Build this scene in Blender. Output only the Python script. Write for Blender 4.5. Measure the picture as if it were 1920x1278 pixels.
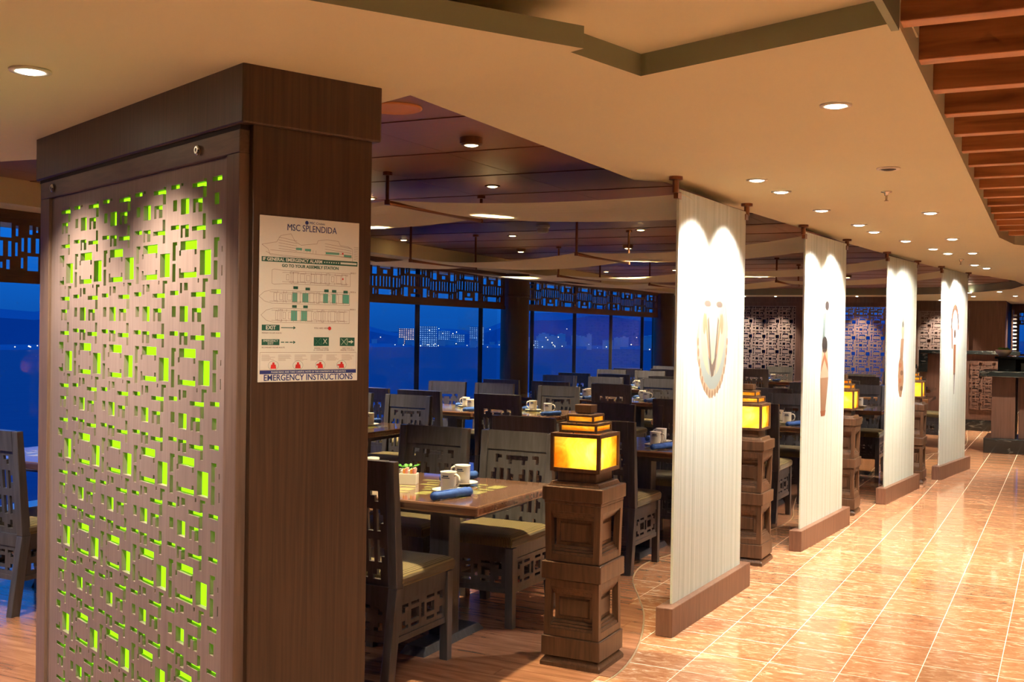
import bpy, bmesh, math, random
from mathutils import Vector, Matrix
random.seed(7)
sc = bpy.context.scene
COL = sc.collection
for o in list(bpy.data.objects): bpy.data.objects.remove(o)

# ------------------------------------------------------------------ camera, sky, exposure
# room axes: x across (windows at -x, walkway at +x), y along the row of glass panels
cd = bpy.data.cameras.new('camera'); cam = bpy.data.objects.new('camera', cd); COL.objects.link(cam)
cd.sensor_width = 36; cd.lens = 2050 / 1920 * 36; cd.clip_end = 6000; cd.clip_start = .05
_P, _R, _A = math.radians(-.6), math.radians(.9), math.radians(27)
_f = Vector((0, math.cos(_P), math.sin(_P))); _u = Vector((0, -math.sin(_P), math.cos(_P))); _r = Vector((1, 0, 0))
_rt = _r * math.cos(_R) + _u * math.sin(_R); _up = _u * math.cos(_R) - _r * math.sin(_R)
_rz = Matrix.Rotation(_A, 3, 'Z')
_rt, _up, _f = _rz @ _rt, _rz @ _up, _rz @ _f
cam.matrix_world = Matrix(((_rt.x, _up.x, -_f.x, 0), (_rt.y, _up.y, -_f.y, 0), (_rt.z, _up.z, -_f.z, 1.55), (0, 0, 0, 1)))
sc.camera = cam
sc.view_settings.view_transform = 'Standard'; sc.view_settings.look = 'None'
sc.view_settings.gamma = 1; sc.view_settings.use_curve_mapping = False
sc.view_settings.exposure = 0.35

w = bpy.data.worlds.new('dusk'); sc.world = w; w.use_nodes = True
nt = w.node_tree; nt.nodes.clear()
_o = nt.nodes.new('ShaderNodeOutputWorld'); _b = nt.nodes.new('ShaderNodeBackground')
_tc = nt.nodes.new('ShaderNodeTexCoord'); _s = nt.nodes.new('ShaderNodeSeparateXYZ'); _cr = nt.nodes.new('ShaderNodeValToRGB')
nt.links.new(_tc.outputs['Generated'], _s.inputs[0]); nt.links.new(_s.outputs['Z'], _cr.inputs[0])
nt.links.new(_cr.outputs[0], _b.inputs[0]); nt.links.new(_b.outputs[0], _o.inputs[0])
_cr.color_ramp.elements[0].position = 0.0; _cr.color_ramp.elements[0].color = (.004, .085, .42, 1)
_cr.color_ramp.elements[1].position = .16; _cr.color_ramp.elements[1].color = (.008, .24, 1.0, 1)
_e = _cr.color_ramp.elements.new(.6); _e.color = (.015, .34, 1.4, 1)
_b.inputs[1].default_value = .82

SPOT_W = 210.0     # watts of a walkway downlight
WARM = (1.0, .87, .66); WARM2 = (1.0, .80, .45); NEUTRAL = (1.0, .95, .86)

# ------------------------------------------------------------------ materials
def new_mat(name):
    m = bpy.data.materials.new(name); m.use_nodes = True
    nt = m.node_tree; nt.nodes.clear()
    out = nt.nodes.new('ShaderNodeOutputMaterial')
    return m, nt, out
def principled(nt, out, col=(.5, .5, .5), rough=.5, metal=0, spec=.5, coat=0):
    p = nt.nodes.new('ShaderNodeBsdfPrincipled'); nt.links.new(p.outputs[0], out.inputs[0])
    p.inputs['Base Color'].default_value = (*col, 1); p.inputs['Roughness'].default_value = rough
    p.inputs['Metallic'].default_value = metal; p.inputs['Specular IOR Level'].default_value = spec
    p.inputs['Coat Weight'].default_value = coat; p.inputs['Coat Roughness'].default_value = .08
    return p
def coords(nt, scale=(1, 1, 1), rnd=False):
    t = nt.nodes.new('ShaderNodeTexCoord'); mp = nt.nodes.new('ShaderNodeMapping')
    mp.inputs['Scale'].default_value = scale
    nt.links.new(t.outputs['Object'], mp.inputs['Vector'])
    if rnd:
        oi = nt.nodes.new('ShaderNodeObjectInfo'); mu = nt.nodes.new('ShaderNodeMath'); mu.operation = 'MULTIPLY'; mu.inputs[1].default_value = 37.0
        nt.links.new(oi.outputs['Random'], mu.inputs[0]); nt.links.new(mu.outputs[0], mp.inputs['Location'])
    return mp.outputs[0]
def noise(nt, vec, scale, detail=4, dist=0, rough=.55):
    n = nt.nodes.new('ShaderNodeTexNoise'); n.inputs['Scale'].default_value = scale; n.inputs['Detail'].default_value = detail
    n.inputs['Distortion'].default_value = dist; n.inputs['Roughness'].default_value = rough
    nt.links.new(vec, n.inputs['Vector']); return n.outputs[0]
def ramp(nt, fac, stops):
    r = nt.nodes.new('ShaderNodeValToRGB'); e = r.color_ramp.elements
    while len(e) < len(stops): e.new(.5)
    for k, (p, c) in enumerate(stops): e[k].position = p; e[k].color = (*c, 1)
    nt.links.new(fac, r.inputs[0]); return r.outputs[0]
def bump(nt, p, h, strength=.2, dist=.01):
    b = nt.nodes.new('ShaderNodeBump'); b.inputs['Strength'].default_value = strength; b.inputs['Distance'].default_value = dist
    nt.links.new(h, b.inputs['Height']); nt.links.new(b.outputs[0], p.inputs['Normal'])
def plain(name, col, rough=.5, metal=0, spec=.5, coat=0):
    m, nt, out = new_mat(name); principled(nt, out, col, rough, metal, spec, coat); return m
def emit(name, col, s):
    m, nt, out = new_mat(name); e = nt.nodes.new('ShaderNodeEmission'); e.inputs[0].default_value = (*col, 1); e.inputs[1].default_value = s
    nt.links.new(e.outputs[0], out.inputs[0]); return m
def wood(name, c1, c2, scale, rough=.4, coat=0, bs=.12, c3=None):
    m, nt, out = new_mat(name); p = principled(nt, out, c1, rough, coat=coat)
    v = coords(nt, scale, True); n = noise(nt, v, 1.0, 5, .6)
    st = [(.3, c1), (.7, c2)] if not c3 else [(.25, c1), (.5, c2), (.72, c3)]
    nt.links.new(ramp(nt, n, st), p.inputs['Base Color']); bump(nt, p, n, bs, .003); return m

M = {}
M['pillar'] = wood('pillar_wood', (.032, .015, .008), (.068, .034, .019), (90, 90, 2.2), .42)
M['fret'] = wood('fretwork_wood', (.15, .103, .092), (.21, .15, .137), (70, 70, 2.5), .42)
M['frame'] = wood('frame_wood', (.075, .045, .030), (.13, .08, .055), (6, 60, 60), .42)
M['framev'] = wood('frame_wood_upright', (.10, .058, .040), (.16, .10, .072), (60, 60, 3), .42)
M['chair'] = wood('chair_wood', (.041, .037, .039), (.073, .069, .078), (40, 40, 4), .36, coat=.35)  # grain tinted cool to stand in for the blue window sheen
M['post'] = wood('post_wood', (.050, .023, .011), (.115, .056, .028), (60, 60, 4), .38, coat=.15)
M['base'] = wood('panel_base_wood', (.11, .05, .030), (.19, .095, .06), (40, 40, 3), .4)
M['table'] = wood('table_wood', (.10, .050, .030), (.19, .10, .062), (4, 50, 50), .12, coat=.7, bs=.02)
M['valance'] = wood('valance_wood', (.050, .022, .010), (.085, .040, .018), (8, 8, 40), .5)
M['wallwood'] = wood('wall_wood', (.070, .034, .024), (.12, .062, .045), (30, 30, 2), .4)
M['beam'] = wood('beam_wood', (.16, .05, .014), (.40, .15, .045), (2.2, 10, 26), .45, c3=(.50, .21, .07))
M['plank'] = wood('plank_wood', (.17, .07, .034), (.29, .13, .07), (3, 26, 26), .22, coat=.25, bs=.05, c3=(.38, .19, .11))
M['column'] = plain('column_paint', (.075, .040, .020), .45)
def brownceil():
    m, nt, out = new_mat('brown_ceiling'); p = principled(nt, out, (.15, .07, .05), .36, metal=.3, spec=.4)
    n = noise(nt, coords(nt, (1, 40, 1)), 2, 3); bump(nt, p, n, .03, .002)
    nt.links.new(ramp(nt, n, [(.3, (.20, .085, .055)), (.7, (.24, .105, .065))]), p.inputs['Base Color']); return m
M['brown'] = brownceil()
def paint(name, c):
    m, nt, out = new_mat(name); p = principled(nt, out, c, .7, spec=.3)
    n = noise(nt, coords(nt), 1.3, 3); nt.links.new(ramp(nt, n, [(.2, tuple(.97 * k for k in c)), (.8, tuple(min(1, 1.03 * k) for k in c))]), p.inputs['Base Color']); return m
M['cream'] = paint('cream_paint', (.72, .68, .46))
M['olive'] = paint('olive_paint', (.22, .24, .155))
M['soffit'] = paint('soffit_paint', (.60, .52, .33))
M['white'] = plain('white_paint', (.88, .86, .82), .5)
M['dark'] = plain('dark_void', (.02, .014, .01), .8)
M['copper'] = plain('copper_metal', (.22, .095, .05), .35, metal=.9)
M['chrome'] = plain('chrome_metal', (.7, .68, .62), .2, metal=1)
M['trimring'] = plain('white_trim_ring', (.8, .75, .66), .4)
M['browntrim'] = plain('brown_trim_ring', (.20, .10, .05), .35, metal=.5)
M['lens'] = emit('lamp_lens', (1, .9, .7), 30)
M['lenswarm'] = emit('lamp_lens_warm', (1, .72, .32), 14)
M['ceramic'] = plain('white_ceramic', (.80, .74, .64), .18, coat=.5)
M['print'] = plain('mug_print', (.03, .04, .09), .4)
M['brass'] = plain('brass_strip', (.50, .38, .24), .4, metal=.4)
M['grout'] = plain('grout', (.85, .76, .64), .5)
def napkin():
    m, nt, out = new_mat('blue_napkin'); p = principled(nt, out, (.02, .075, .30), .85)
    n = noise(nt, coords(nt, (1, 1, 1), True), 30, 3); bump(nt, p, n, .5, .004)
    nt.links.new(ramp(nt, n, [(.3, (.015, .055, .24)), (.7, (.03, .10, .38))]), p.inputs['Base Color']); return m
M['napkin'] = napkin()
def cushion():
    m, nt, out = new_mat('olive_ribbed_fabric'); p = principled(nt, out, (.15, .11, .03), .75)
    wv = nt.nodes.new('ShaderNodeTexWave'); wv.inputs['Scale'].default_value = 34; wv.inputs['Distortion'].default_value = 1.2; wv.inputs['Detail'].default_value = 1
    wv.bands_direction = 'X'
    nt.links.new(coords(nt, (1, .3, 1)), wv.inputs['Vector'])
    nt.links.new(ramp(nt, wv.outputs[0], [(.2, (.070, .046, .012)), (.8, (.20, .145, .045))]), p.inputs['Base Color']); bump(nt, p, wv.outputs[0], .5, .004)
    p.inputs['Sheen Weight'].default_value = .2; return m
M['cushion'] = cushion()
def marble():
    m, nt, out = new_mat('orange_marble_tile'); p = principled(nt, out, (.6, .33, .16), .10, coat=.4)
    v = coords(nt, (5.0, 13.0, 5), True); n = noise(nt, v, 2.2, 8, 1.2, .7)
    c = ramp(nt, n, [(.22, (.24, .095, .042)), (.40, (.42, .18, .085)), (.54, (.52, .25, .13)), (.63, (.74, .50, .34)), (.72, (.90, .78, .64))])
    oi = nt.nodes.new('ShaderNodeObjectInfo'); h = nt.nodes.new('ShaderNodeHueSaturation')
    mr = nt.nodes.new('ShaderNodeMapRange'); mr.inputs[3].default_value = .82; mr.inputs[4].default_value = 1.12
    nt.links.new(oi.outputs['Random'], mr.inputs[0]); nt.links.new(mr.outputs[0], h.inputs['Value']); nt.links.new(c, h.inputs['Color'])
    nt.links.new(h.outputs[0], p.inputs['Base Color'])
    r = ramp(nt, noise(nt, v, 5, 3), [(.3, (.06, .06, .06)), (.7, (.16, .16, .16))]); nt.links.new(r, p.inputs['Roughness']); return m
M['marble'] = marble()
def blackmarble():
    m, nt, out = new_mat('black_marble'); p = principled(nt, out, (.01, .01, .01), .08, coat=.4)
    n = noise(nt, coords(nt, (2, 2, 6)), 2.4, 8, 1.6); nt.links.new(ramp(nt, n, [(.0, (.006, .007, .007)), (.60, (.016, .018, .018)), (.66, (.10, .10, .09)), (.70, (.014, .016, .016))]), p.inputs['Base Color']); return m
M['blackmarble'] = blackmarble()
def frosted():
    m, nt, out = new_mat('frosted_ribbed_glass')
    d = nt.nodes.new('ShaderNodeBsdfDiffuse'); d.inputs[0].default_value = (.80, .82, .74, 1)
    t = nt.nodes.new('ShaderNodeBsdfTranslucent'); t.inputs[0].default_value = (.78, .82, .72, 1)
    g = nt.nodes.new('ShaderNodeBsdfGlossy'); g.inputs['Roughness'].default_value = .15; g.inputs[0].default_value = (1, 1, 1, 1)
    a = nt.nodes.new('ShaderNodeMixShader'); a.inputs[0].default_value = .30
    b = nt.nodes.new('ShaderNodeMixShader'); b.inputs[0].default_value = .05
    nt.links.new(d.outputs[0], a.inputs[1]); nt.links.new(t.outputs[0], a.inputs[2]); nt.links.new(a.outputs[0], b.inputs[1]); nt.links.new(g.outputs[0], b.inputs[2]); nt.links.new(b.outputs[0], out.inputs[0])
    wv = noise(nt, coords(nt, (0, 22, .06)), 1.0, 3); bp = nt.nodes.new('ShaderNodeBump'); bp.inputs['Strength'].default_value = .7; bp.inputs['Distance'].default_value = .02
    nt.links.new(wv, bp.inputs['Height'])
    for s in (d, t, g): nt.links.new(bp.outputs[0], s.inputs['Normal'])
    nt.links.new(ramp(nt, wv, [(.35, (.66, .70, .60)), (.6, (.84, .86, .78))]), d.inputs[0])
    return m
M['frosted'] = frosted()
def sail():
    m, nt, out = new_mat('sail_fabric')
    d = nt.nodes.new('ShaderNodeBsdfDiffuse'); t = nt.nodes.new('ShaderNodeBsdfTranslucent'); a = nt.nodes.new('ShaderNodeMixShader'); a.inputs[0].default_value = .16
    d.inputs[0].default_value = (.74, .68, .50, 1); t.inputs[0].default_value = (.62, .58, .40, 1)
    n = noise(nt, coords(nt, (.15, 14, 1)), 1, 3); bp = nt.nodes.new('ShaderNodeBump'); bp.inputs['Strength'].default_value = .5; bp.inputs['Distance'].default_value = .03
    nt.links.new(n, bp.inputs['Height']); nt.links.new(bp.outputs[0], d.inputs['Normal'])
    nt.links.new(d.outputs[0], a.inputs[1]); nt.links.new(t.outputs[0], a.inputs[2]); nt.links.new(a.outputs[0], out.inputs[0]); return m
M['sail'] = sail()
def amber():
    m, nt, out = new_mat('amber_stained_glass'); t = nt.nodes.new('ShaderNodeBsdfTranslucent'); g = nt.nodes.new('ShaderNodeBsdfGlossy'); a = nt.nodes.new('ShaderNodeMixShader')
    a.inputs[0].default_value = .05; g.inputs['Roughness'].default_value = .2
    n = noise(nt, coords(nt, (1, 1, 1), True), 9, 4, 1.2)
    nt.links.new(ramp(nt, n, [(.32, (.95, .26, .012)), (.5, (1, .44, .03)), (.68, (1, .66, .10))]), t.inputs[0])
    nt.links.new(t.outputs[0], a.inputs[1]); nt.links.new(g.outputs[0], a.inputs[2]); nt.links.new(a.outputs[0], out.inputs[0]); return m
M['amber'] = amber()
def pane():
    m, nt, out = new_mat('window_glass'); t = nt.nodes.new('ShaderNodeBsdfTransparent'); g = nt.nodes.new('ShaderNodeBsdfGlossy'); a = nt.nodes.new('ShaderNodeMixShader')
    t.inputs[0].default_value = (.92, .95, .97, 1); g.inputs['Roughness'].default_value = .01
    f = nt.nodes.new('ShaderNodeLayerWeight'); f.inputs[0].default_value = .5; pw = nt.nodes.new('ShaderNodeMath'); pw.operation = 'POWER'; pw.inputs[1].default_value = 5.0
    mr = nt.nodes.new('ShaderNodeMapRange'); mr.inputs[3].default_value = .018; mr.inputs[4].default_value = .4; nt.links.new(f.outputs['Facing'], pw.inputs[0]); nt.links.new(pw.outputs[0], mr.inputs[0])
    nt.links.new(mr.outputs[0], a.inputs[0]); nt.links.new(t.outputs[0], a.inputs[1]); nt.links.new(g.outputs[0], a.inputs[2]); nt.links.new(a.outputs[0], out.inputs[0]); return m
M['pane'] = pane()
M['green'] = emit('green_backlight', (.27, .95, .006), 1.7)
def sea():
    m, nt, out = new_mat('sea_water'); p = principled(nt, out, (.001, .020, .115), .6, spec=.25)
    n = noise(nt, coords(nt, (.05, .05, .05)), 1, 5); bump(nt, p, n, .3, 2); return m
M['sea'] = sea()
M['hill'] = plain('hazed_hill_slope', (.04, .12, .26), .9)  # blue distance haze mixed into the slope colour
def tower(name, c, lit, s):
    m, nt, out = new_mat(name); p = principled(nt, out, c, .8)
    b = nt.nodes.new('ShaderNodeTexBrick'); b.offset = 0; b.inputs['Scale'].default_value = 1; b.inputs['Mortar Size'].default_value = .7
    b.inputs['Brick Width'].default_value = 2.6; b.inputs['Row Height'].default_value = 2.4
    b.inputs['Color1'].default_value = (*lit, 1); b.inputs['Color2'].default_value = (lit[0] * .3, lit[1] * .3, lit[2] * .3, 1); b.inputs['Mortar'].default_value = (0, 0, 0, 1)
    t = nt.nodes.new('ShaderNodeTexCoord'); sp = nt.nodes.new('ShaderNodeSeparateXYZ'); cb = nt.nodes.new('ShaderNodeCombineXYZ'); ad = nt.nodes.new('ShaderNodeMath')
    nt.links.new(t.outputs['Object'], sp.inputs[0]); nt.links.new(sp.outputs[0], ad.inputs[0]); nt.links.new(sp.outputs[1], ad.inputs[1])
    nt.links.new(ad.outputs[0], cb.inputs[0]); nt.links.new(sp.outputs[2], cb.inputs[1]); nt.links.new(cb.outputs[0], b.inputs['Vector'])
    nt.links.new(b.outputs[0], p.inputs['Emission Color']); p.inputs['Emission Strength'].default_value = s; return m
M['tower_warm'] = tower('tower_warm_windows', (.30, .30, .34), (1, .62, .35), 1.6)
M['tower_cool'] = tower('tower_cool_windows', (.30, .36, .42), (.45, .75, 1), .7)
M['house'] = plain('pale_house', (.42, .46, .52), .8)
M['citylight'] = emit('city_light', (1, .85, .6), 6)

# ------------------------------------------------------------------ mesh helpers
class MB:
    def __init__(s): s.v = []; s.f = []; s.mi = []
    def quad(s, a, b, c, d, mi=0):
        k = len(s.v); s.v += [a, b, c, d]; s.f.append((k, k + 1, k + 2, k + 3)); s.mi.append(mi); return s
    def box(s, x0, x1, y0, y1, z0, z1, mi=0):
        return s.frus(x0, x1, y0, y1, z0, x0, x1, y0, y1, z1, mi)
    def frus(s, x0, x1, y0, y1, z0, X0, X1, Y0, Y1, z1, mi=0):
        k = len(s.v)
        s.v += [(x0, y0, z0), (x1, y0, z0), (x1, y1, z0), (x0, y1, z0), (X0, Y0, z1), (X1, Y0, z1), (X1, Y1, z1), (X0, Y1, z1)]
        for f in ((3, 2, 1, 0), (4, 5, 6, 7), (0, 1, 5, 4), (1, 2, 6, 5), (2, 3, 7, 6), (3, 0, 4, 7)):
            s.f.append(tuple(k + i for i in f)); s.mi.append(mi)
        return s
    def poly(s, pts, z0, z1, mi_cap=0, mi_side=0, zf=None):
        """extruded polygon, ccw; zf(y) may slope the underside"""
        n = len(pts); k = len(s.v)
        s.v += [(x, y, z0 if zf is None else zf(y)) for x, y in pts] + [(x, y, z1) for x, y in pts]
        s.f.append(tuple(k + i for i in reversed(range(n)))); s.mi.append(mi_cap)
        s.f.append(tuple(k + n + i for i in range(n))); s.mi.append(mi_cap)
        for i in range(n):
            j = (i + 1) % n; s.f.append((k + i, k + j, k + n + j, k + n + i)); s.mi.append(mi_side(pts[i], pts[j]) if callable(mi_side) else mi_side)
        return s
    def lathe(s, prof, n=24, cx=0, cy=0, mi=0):
        k = len(s.v)
        for r, z in prof:
            for i in range(n):
                a = 2 * math.pi * i / n; s.v.append((cx + r * math.cos(a), cy + r * math.sin(a), z))
        for j in range(len(prof) - 1):
            for i in range(n):
                i2 = (i + 1) % n
                s.f.append((k + j * n + i, k + j * n + i2, k + (j + 1) * n + i2, k + (j + 1) * n + i)); s.mi.append(mi)
        return s
    def tube(s, pts, r, n=8, mi=0):
        k = len(s.v); P = [Vector(p) for p in pts]
        for i, p in enumerate(P):
            d = (P[min(i + 1, len(P) - 1)] - P[max(i - 1, 0)]).normalized()
            a = d.cross(Vector((0, 0, 1))) if abs(d.z) < .95 else d.cross(Vector((1, 0, 0)))
            a.normalize(); b = d.cross(a)
            rr = r[i] if isinstance(r, (list, tuple)) else r
            for q in range(n):
                t = 2 * math.pi * q / n; s.v.append(tuple(p + (a * math.cos(t) + b * math.sin(t)) * rr))
        for i in range(len(P) - 1):
            for q in range(n):
                q2 = (q + 1) % n; s.f.append((k + i * n + q, k + i * n + q2, k + (i + 1) * n + q2, k + (i + 1) * n + q)); s.mi.append(mi)
        s.f.append(tuple(k + q for q in reversed(range(n)))); s.mi.append(mi)
        e = k + (len(P) - 1) * n; s.f.append(tuple(e + q for q in range(n))); s.mi.append(mi)
        return s
    def mesh(s, name, mats, smooth=False, fix=False):
        me = bpy.data.meshes.new(name); me.from_pydata(s.v, [], s.f)
        for m in (mats if isinstance(mats, (list, tuple)) else [mats]): me.materials.append(M[m] if isinstance(m, str) else m)
        me.polygons.foreach_set('material_index', s.mi)
        if smooth: me.polygons.foreach_set('use_smooth', [True] * len(s.f))
        if fix:
            bm = bmesh.new(); bm.from_mesh(me); bmesh.ops.remove_doubles(bm, verts=bm.verts, dist=1e-5); bmesh.ops.recalc_face_normals(bm, faces=bm.faces); bm.to_mesh(me); bm.free()
        me.update(); return me
    def obj(s, name, mats, parent=None, smooth=False, bev=0, fix=False, loc=None, rz=0):
        return link(name, s.mesh(name, mats, smooth, fix), parent, bev, loc, rz)
def link(name, me, parent=None, bev=0, loc=None, rz=0):
    o = bpy.data.objects.new(name, me); COL.objects.link(o)
    if parent: o.parent = parent
    if loc: o.location = loc
    if rz: o.rotation_euler.z = rz
    if bev:
        b = o.modifiers.new('bevel', 'BEVEL'); b.width = bev; b.segments = 2; b.limit_method = 'ANGLE'
    return o
def empty(name, loc=(0, 0, 0), rz=0):
    o = bpy.data.objects.new(name, None); COL.objects.link(o); o.location = loc; o.rotation_euler.z = rz; o.empty_display_size = .1; return o
def tag(o, label, cat, group=None):
    o['label'] = label; o['category'] = cat
    if group: o['group'] = group
    return o
def struct(o, label=None):
    o['kind'] = 'structure'
    if label: o['label'] = label
    return o
def copy_tree(o, parent=None):
    c = o.copy(); COL.objects.link(c); c.parent = parent
    for ch in list(o.children): copy_tree(ch, c)
    return c

def fret(x0, x1, z0, z1, t, holes, clip=None):
    """board in the x/z plane, y from 0 to t, with rectangular openings (hx0,hx1,hz0,hz1); returns MB"""
    hs = []
    for a, b, c, d in holes:
        a, b, c, d = max(a, x0), min(b, x1), max(c, z0), min(d, z1)
        if b - a > 1e-4 and d - c > 1e-4: hs.append((a, b, c, d))
    q = lambda v: round(v, 5)
    xs = sorted({q(x0), q(x1)} | {q(h[0]) for h in hs} | {q(h[1]) for h in hs}); zs = sorted({q(z0), q(z1)} | {q(h[2]) for h in hs} | {q(h[3]) for h in hs})
    ix = {v: i for i, v in enumerate(xs)}; iz = {v: i for i, v in enumerate(zs)}
    nx, nz = len(xs) - 1, len(zs) - 1
    S = [[1] * nx for _ in range(nz)]
    for a, b, c, d in hs:
        for j in range(iz[q(c)], iz[q(d)]):
            for i in range(ix[q(a)], ix[q(b)]): S[j][i] = 0
    mb = MB()
    for j in range(nz):
        i = 0
        while i < nx:
            if S[j][i]:
                k = i
                while k < nx and S[j][k]: k += 1
                a, b, c, d = xs[i], xs[k], zs[j], zs[j + 1]
                mb.quad((a, 0, c), (b, 0, c), (b, 0, d), (a, 0, d)); mb.quad((b, t, c), (a, t, c), (a, t, d), (b, t, d)); i = k
            else: i += 1
    g = lambda j, i: 0 <= j < nz and 0 <= i < nx and S[j][i]
    for i in range(nx + 1):
        j = 0
        while j < nz:
            s = (g(j, i - 1), g(j, i))
            if bool(s[0]) != bool(s[1]):
                k = j
                while k < nz and (g(k, i - 1), g(k, i)) == s: k += 1
                x, c, d = xs[i], zs[j], zs[k]
                if s[0]: mb.quad((x, 0, c), (x, t, c), (x, t, d), (x, 0, d))
                else: mb.quad((x, t, c), (x, 0, c), (x, 0, d), (x, t, d))
                j = k
            else: j += 1
    for j in range(nz + 1):
        i = 0
        while i < nx:
            s = (g(j - 1, i), g(j, i))
            if bool(s[0]) != bool(s[1]):
                k = i
                while k < nx and (g(j - 1, k), g(j, k)) == s: k += 1
                z, a, b = zs[j], xs[i], xs[k]
                if s[0]: mb.quad((a, 0, z), (b, 0, z), (b, t, z), (a, t, z))
                else: mb.quad((a, t, z), (b, t, z), (b, 0, z), (a, 0, z))
                i = k
            else: i += 1
    return mb
def tile_holes(unit, ux, uz, x_left, z_top, nx, nz, W, Hh, flip=False):
    """repeat a unit of holes given in grid cells (x right, z down)"""
    out = []
    for r in range(nz[0], nz[1]):
        for c in range(nx[0], nx[1]):
            fl = flip and (c % 2)
            for a, b, t, d in unit:
                if fl: t, d = Hh - d, Hh - t
                out.append((x_left + (c + a / W) * ux, x_left + (c + b / W) * ux, z_top - (r + d / Hh) * uz, z_top - (r + t / Hh) * uz))
    return out
# fretwork of the big screens: one repeat on a 20 x 24 grid
UNIT = [(0, 1.6, 0, 4.2), (0, 1.6, 4.9, 9), (1.6, 2.3, 0, .8), (4, 12, 0, 2), (3.4, 4.3, 2, 3.2), (11, 11.9, 2, 3.2), (4, 12, 7, 8.2), (3.4, 4.3, 6, 8.2), (11, 11.9, 6, 8.2), (13.5, 18.6, 2.4, 7.8),
        (12.6, 13.2, 8.5, 9.4), (15, 16.2, 8.6, 11.5), (16.2, 17.4, 8.6, 9.3), (9.5, 16.2, 11.5, 12.5), (19, 23.2, 11, 12), (4, 5, 9.3, 11.6), (6, 7.8, 9.3, 11), (14.6, 16.2, 12.5, 15), (0, 2, 14.5, 17), (4, 8, 14.5, 18),
        (10, 11.2, 15, 18), (11.2, 14.4, 15, 15.9), (12.6, 14.4, 15.9, 18), (14.6, 16, 18.5, 21), (9.5, 16, 21, 22), (19, 23.2, 20.2, 21.2), (4, 8, 20.4, 21.2), (6.2, 8, 21.2, 23.2), (4, 5, 21.2, 23.2), (14.8, 16, 22, 24)]

def text(body, size, x, z, parent, mat, name='lettering', align='CENTER', y=-.0045, ext=.0003, sx=1, bold=0):
    cu = bpy.data.curves.new(name, 'FONT'); cu.body = body; cu.size = size; cu.align_x = align; cu.align_y = 'CENTER'; cu.extrude = ext; cu.resolution_u = 3; cu.offset = bold
    cu.materials.append(M[mat] if isinstance(mat, str) else mat)
    t = bpy.data.objects.new(name, cu); me = bpy.data.meshes.new_from_object(t); bpy.data.objects.remove(t)
    o = bpy.data.objects.new(name, me); COL.objects.link(o); o.parent = parent; o.location = (x, y, z); o.rotation_euler = (math.pi / 2, 0, 0); o.scale = (sx, 1, 1); return o

def spot(name, loc, target, watts, angle, col=WARM, blend=.7, radius=.03, parent=None):
    l = bpy.data.lights.new(name, 'SPOT'); l.energy = watts; l.color = col; l.spot_size = math.radians(angle); l.spot_blend = blend; l.shadow_soft_size = radius
    o = bpy.data.objects.new(name, l); COL.objects.link(o); o.location = loc
    d = Vector(target) - Vector(loc); o.rotation_euler = d.to_track_quat('-Z', 'Y').to_euler(); return o

def zc(y): return 2.345 - .005 * (y - 5.3)      # underside of the cream ceiling over the walkway
def zb(y): return 2.465 - .005 * (y - 5.3)      # brown panelled ceiling over the tables
def xw(y): return -6.45 - .034 * (y - 4)        # line of the windows

# ------------------------------------------------------------------ floor
CUR = [(-6, -2.2), (1, -2.3), (2.2, -2.35), (3.0, -2.2), (3.8, -1.95), (4.5, -1.80), (5, -1.85), (5.63, -2.04), (6.01, -2.21), (6.44, -2.41), (6.9, -2.5), (7.4, -2.42), (8.0, -2.25), (8.6, -2.08), (9.2, -2.05), (10, -2.2), (10.8, -2.3), (11.6, -2.1), (12.4, -1.95), (13.2, -2.0), (14, -1.95), (15, -1.7), (16, -1.4), (17, -1.3), (20, -1.5), (24, -1.5)]
def B(y):
    for k in range(len(CUR) - 1):
        (a, p), (b, q) = CUR[k], CUR[k + 1]
        if a <= y <= b:
            m0 = (q - CUR[max(k - 1, 0)][1]) / (b - CUR[max(k - 1, 0)][0]) if k else 0
            m1 = (CUR[min(k + 2, len(CUR) - 1)][1] - p) / (CUR[min(k + 2, len(CUR) - 1)][0] - a)
            t = (y - a) / (b - a); h = b - a
            return (2 * t**3 - 3 * t**2 + 1) * p + (t**3 - 2 * t**2 + t) * h * m0 + (-2 * t**3 + 3 * t**2) * q + (t**3 - t**2) * h * m1
    return -2
floor = struct(MB().box(-8, 6, -5, 26, -.3, -.0012).obj('floor', 'grout'), 'polished orange marble tile and wood plank floor')
TS = .325; gx0 = -.26; gy0 = 6.44
tm = MB().box(-TS / 2 + .002, TS / 2 - .002, -TS / 2 + .0045, TS / 2 - .0045, -.012, 0).mesh('marble_tile', 'marble')
rest = MB(); nt_ = 0
for j in range(-35, 60):
    for i in range(-9, 19):
        cx = gx0 + (i + .5) * TS; cy = gy0 + (j + .5) * TS
        if cx + TS / 2 < B(max(min(cy, 23), -5)) - .2: continue
        near = (4.2 < cy < 15.5 and cx < .25) and nt_ < 298
        if near: link('marble_tile', tm, floor, loc=(cx, cy, 0)); nt_ += 1
        else: rest.box(cx - TS / 2 + .003, cx + TS / 2 - .003, cy - TS / 2 + .003, cy + TS / 2 - .003, -.012, 0)
ro = rest.obj('marble_tiling', 'marble', floor); ro['kind'] = 'stuff'
PW = .115; rest = MB(); npl = 0; r_ = 0; y = -2.0
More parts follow.
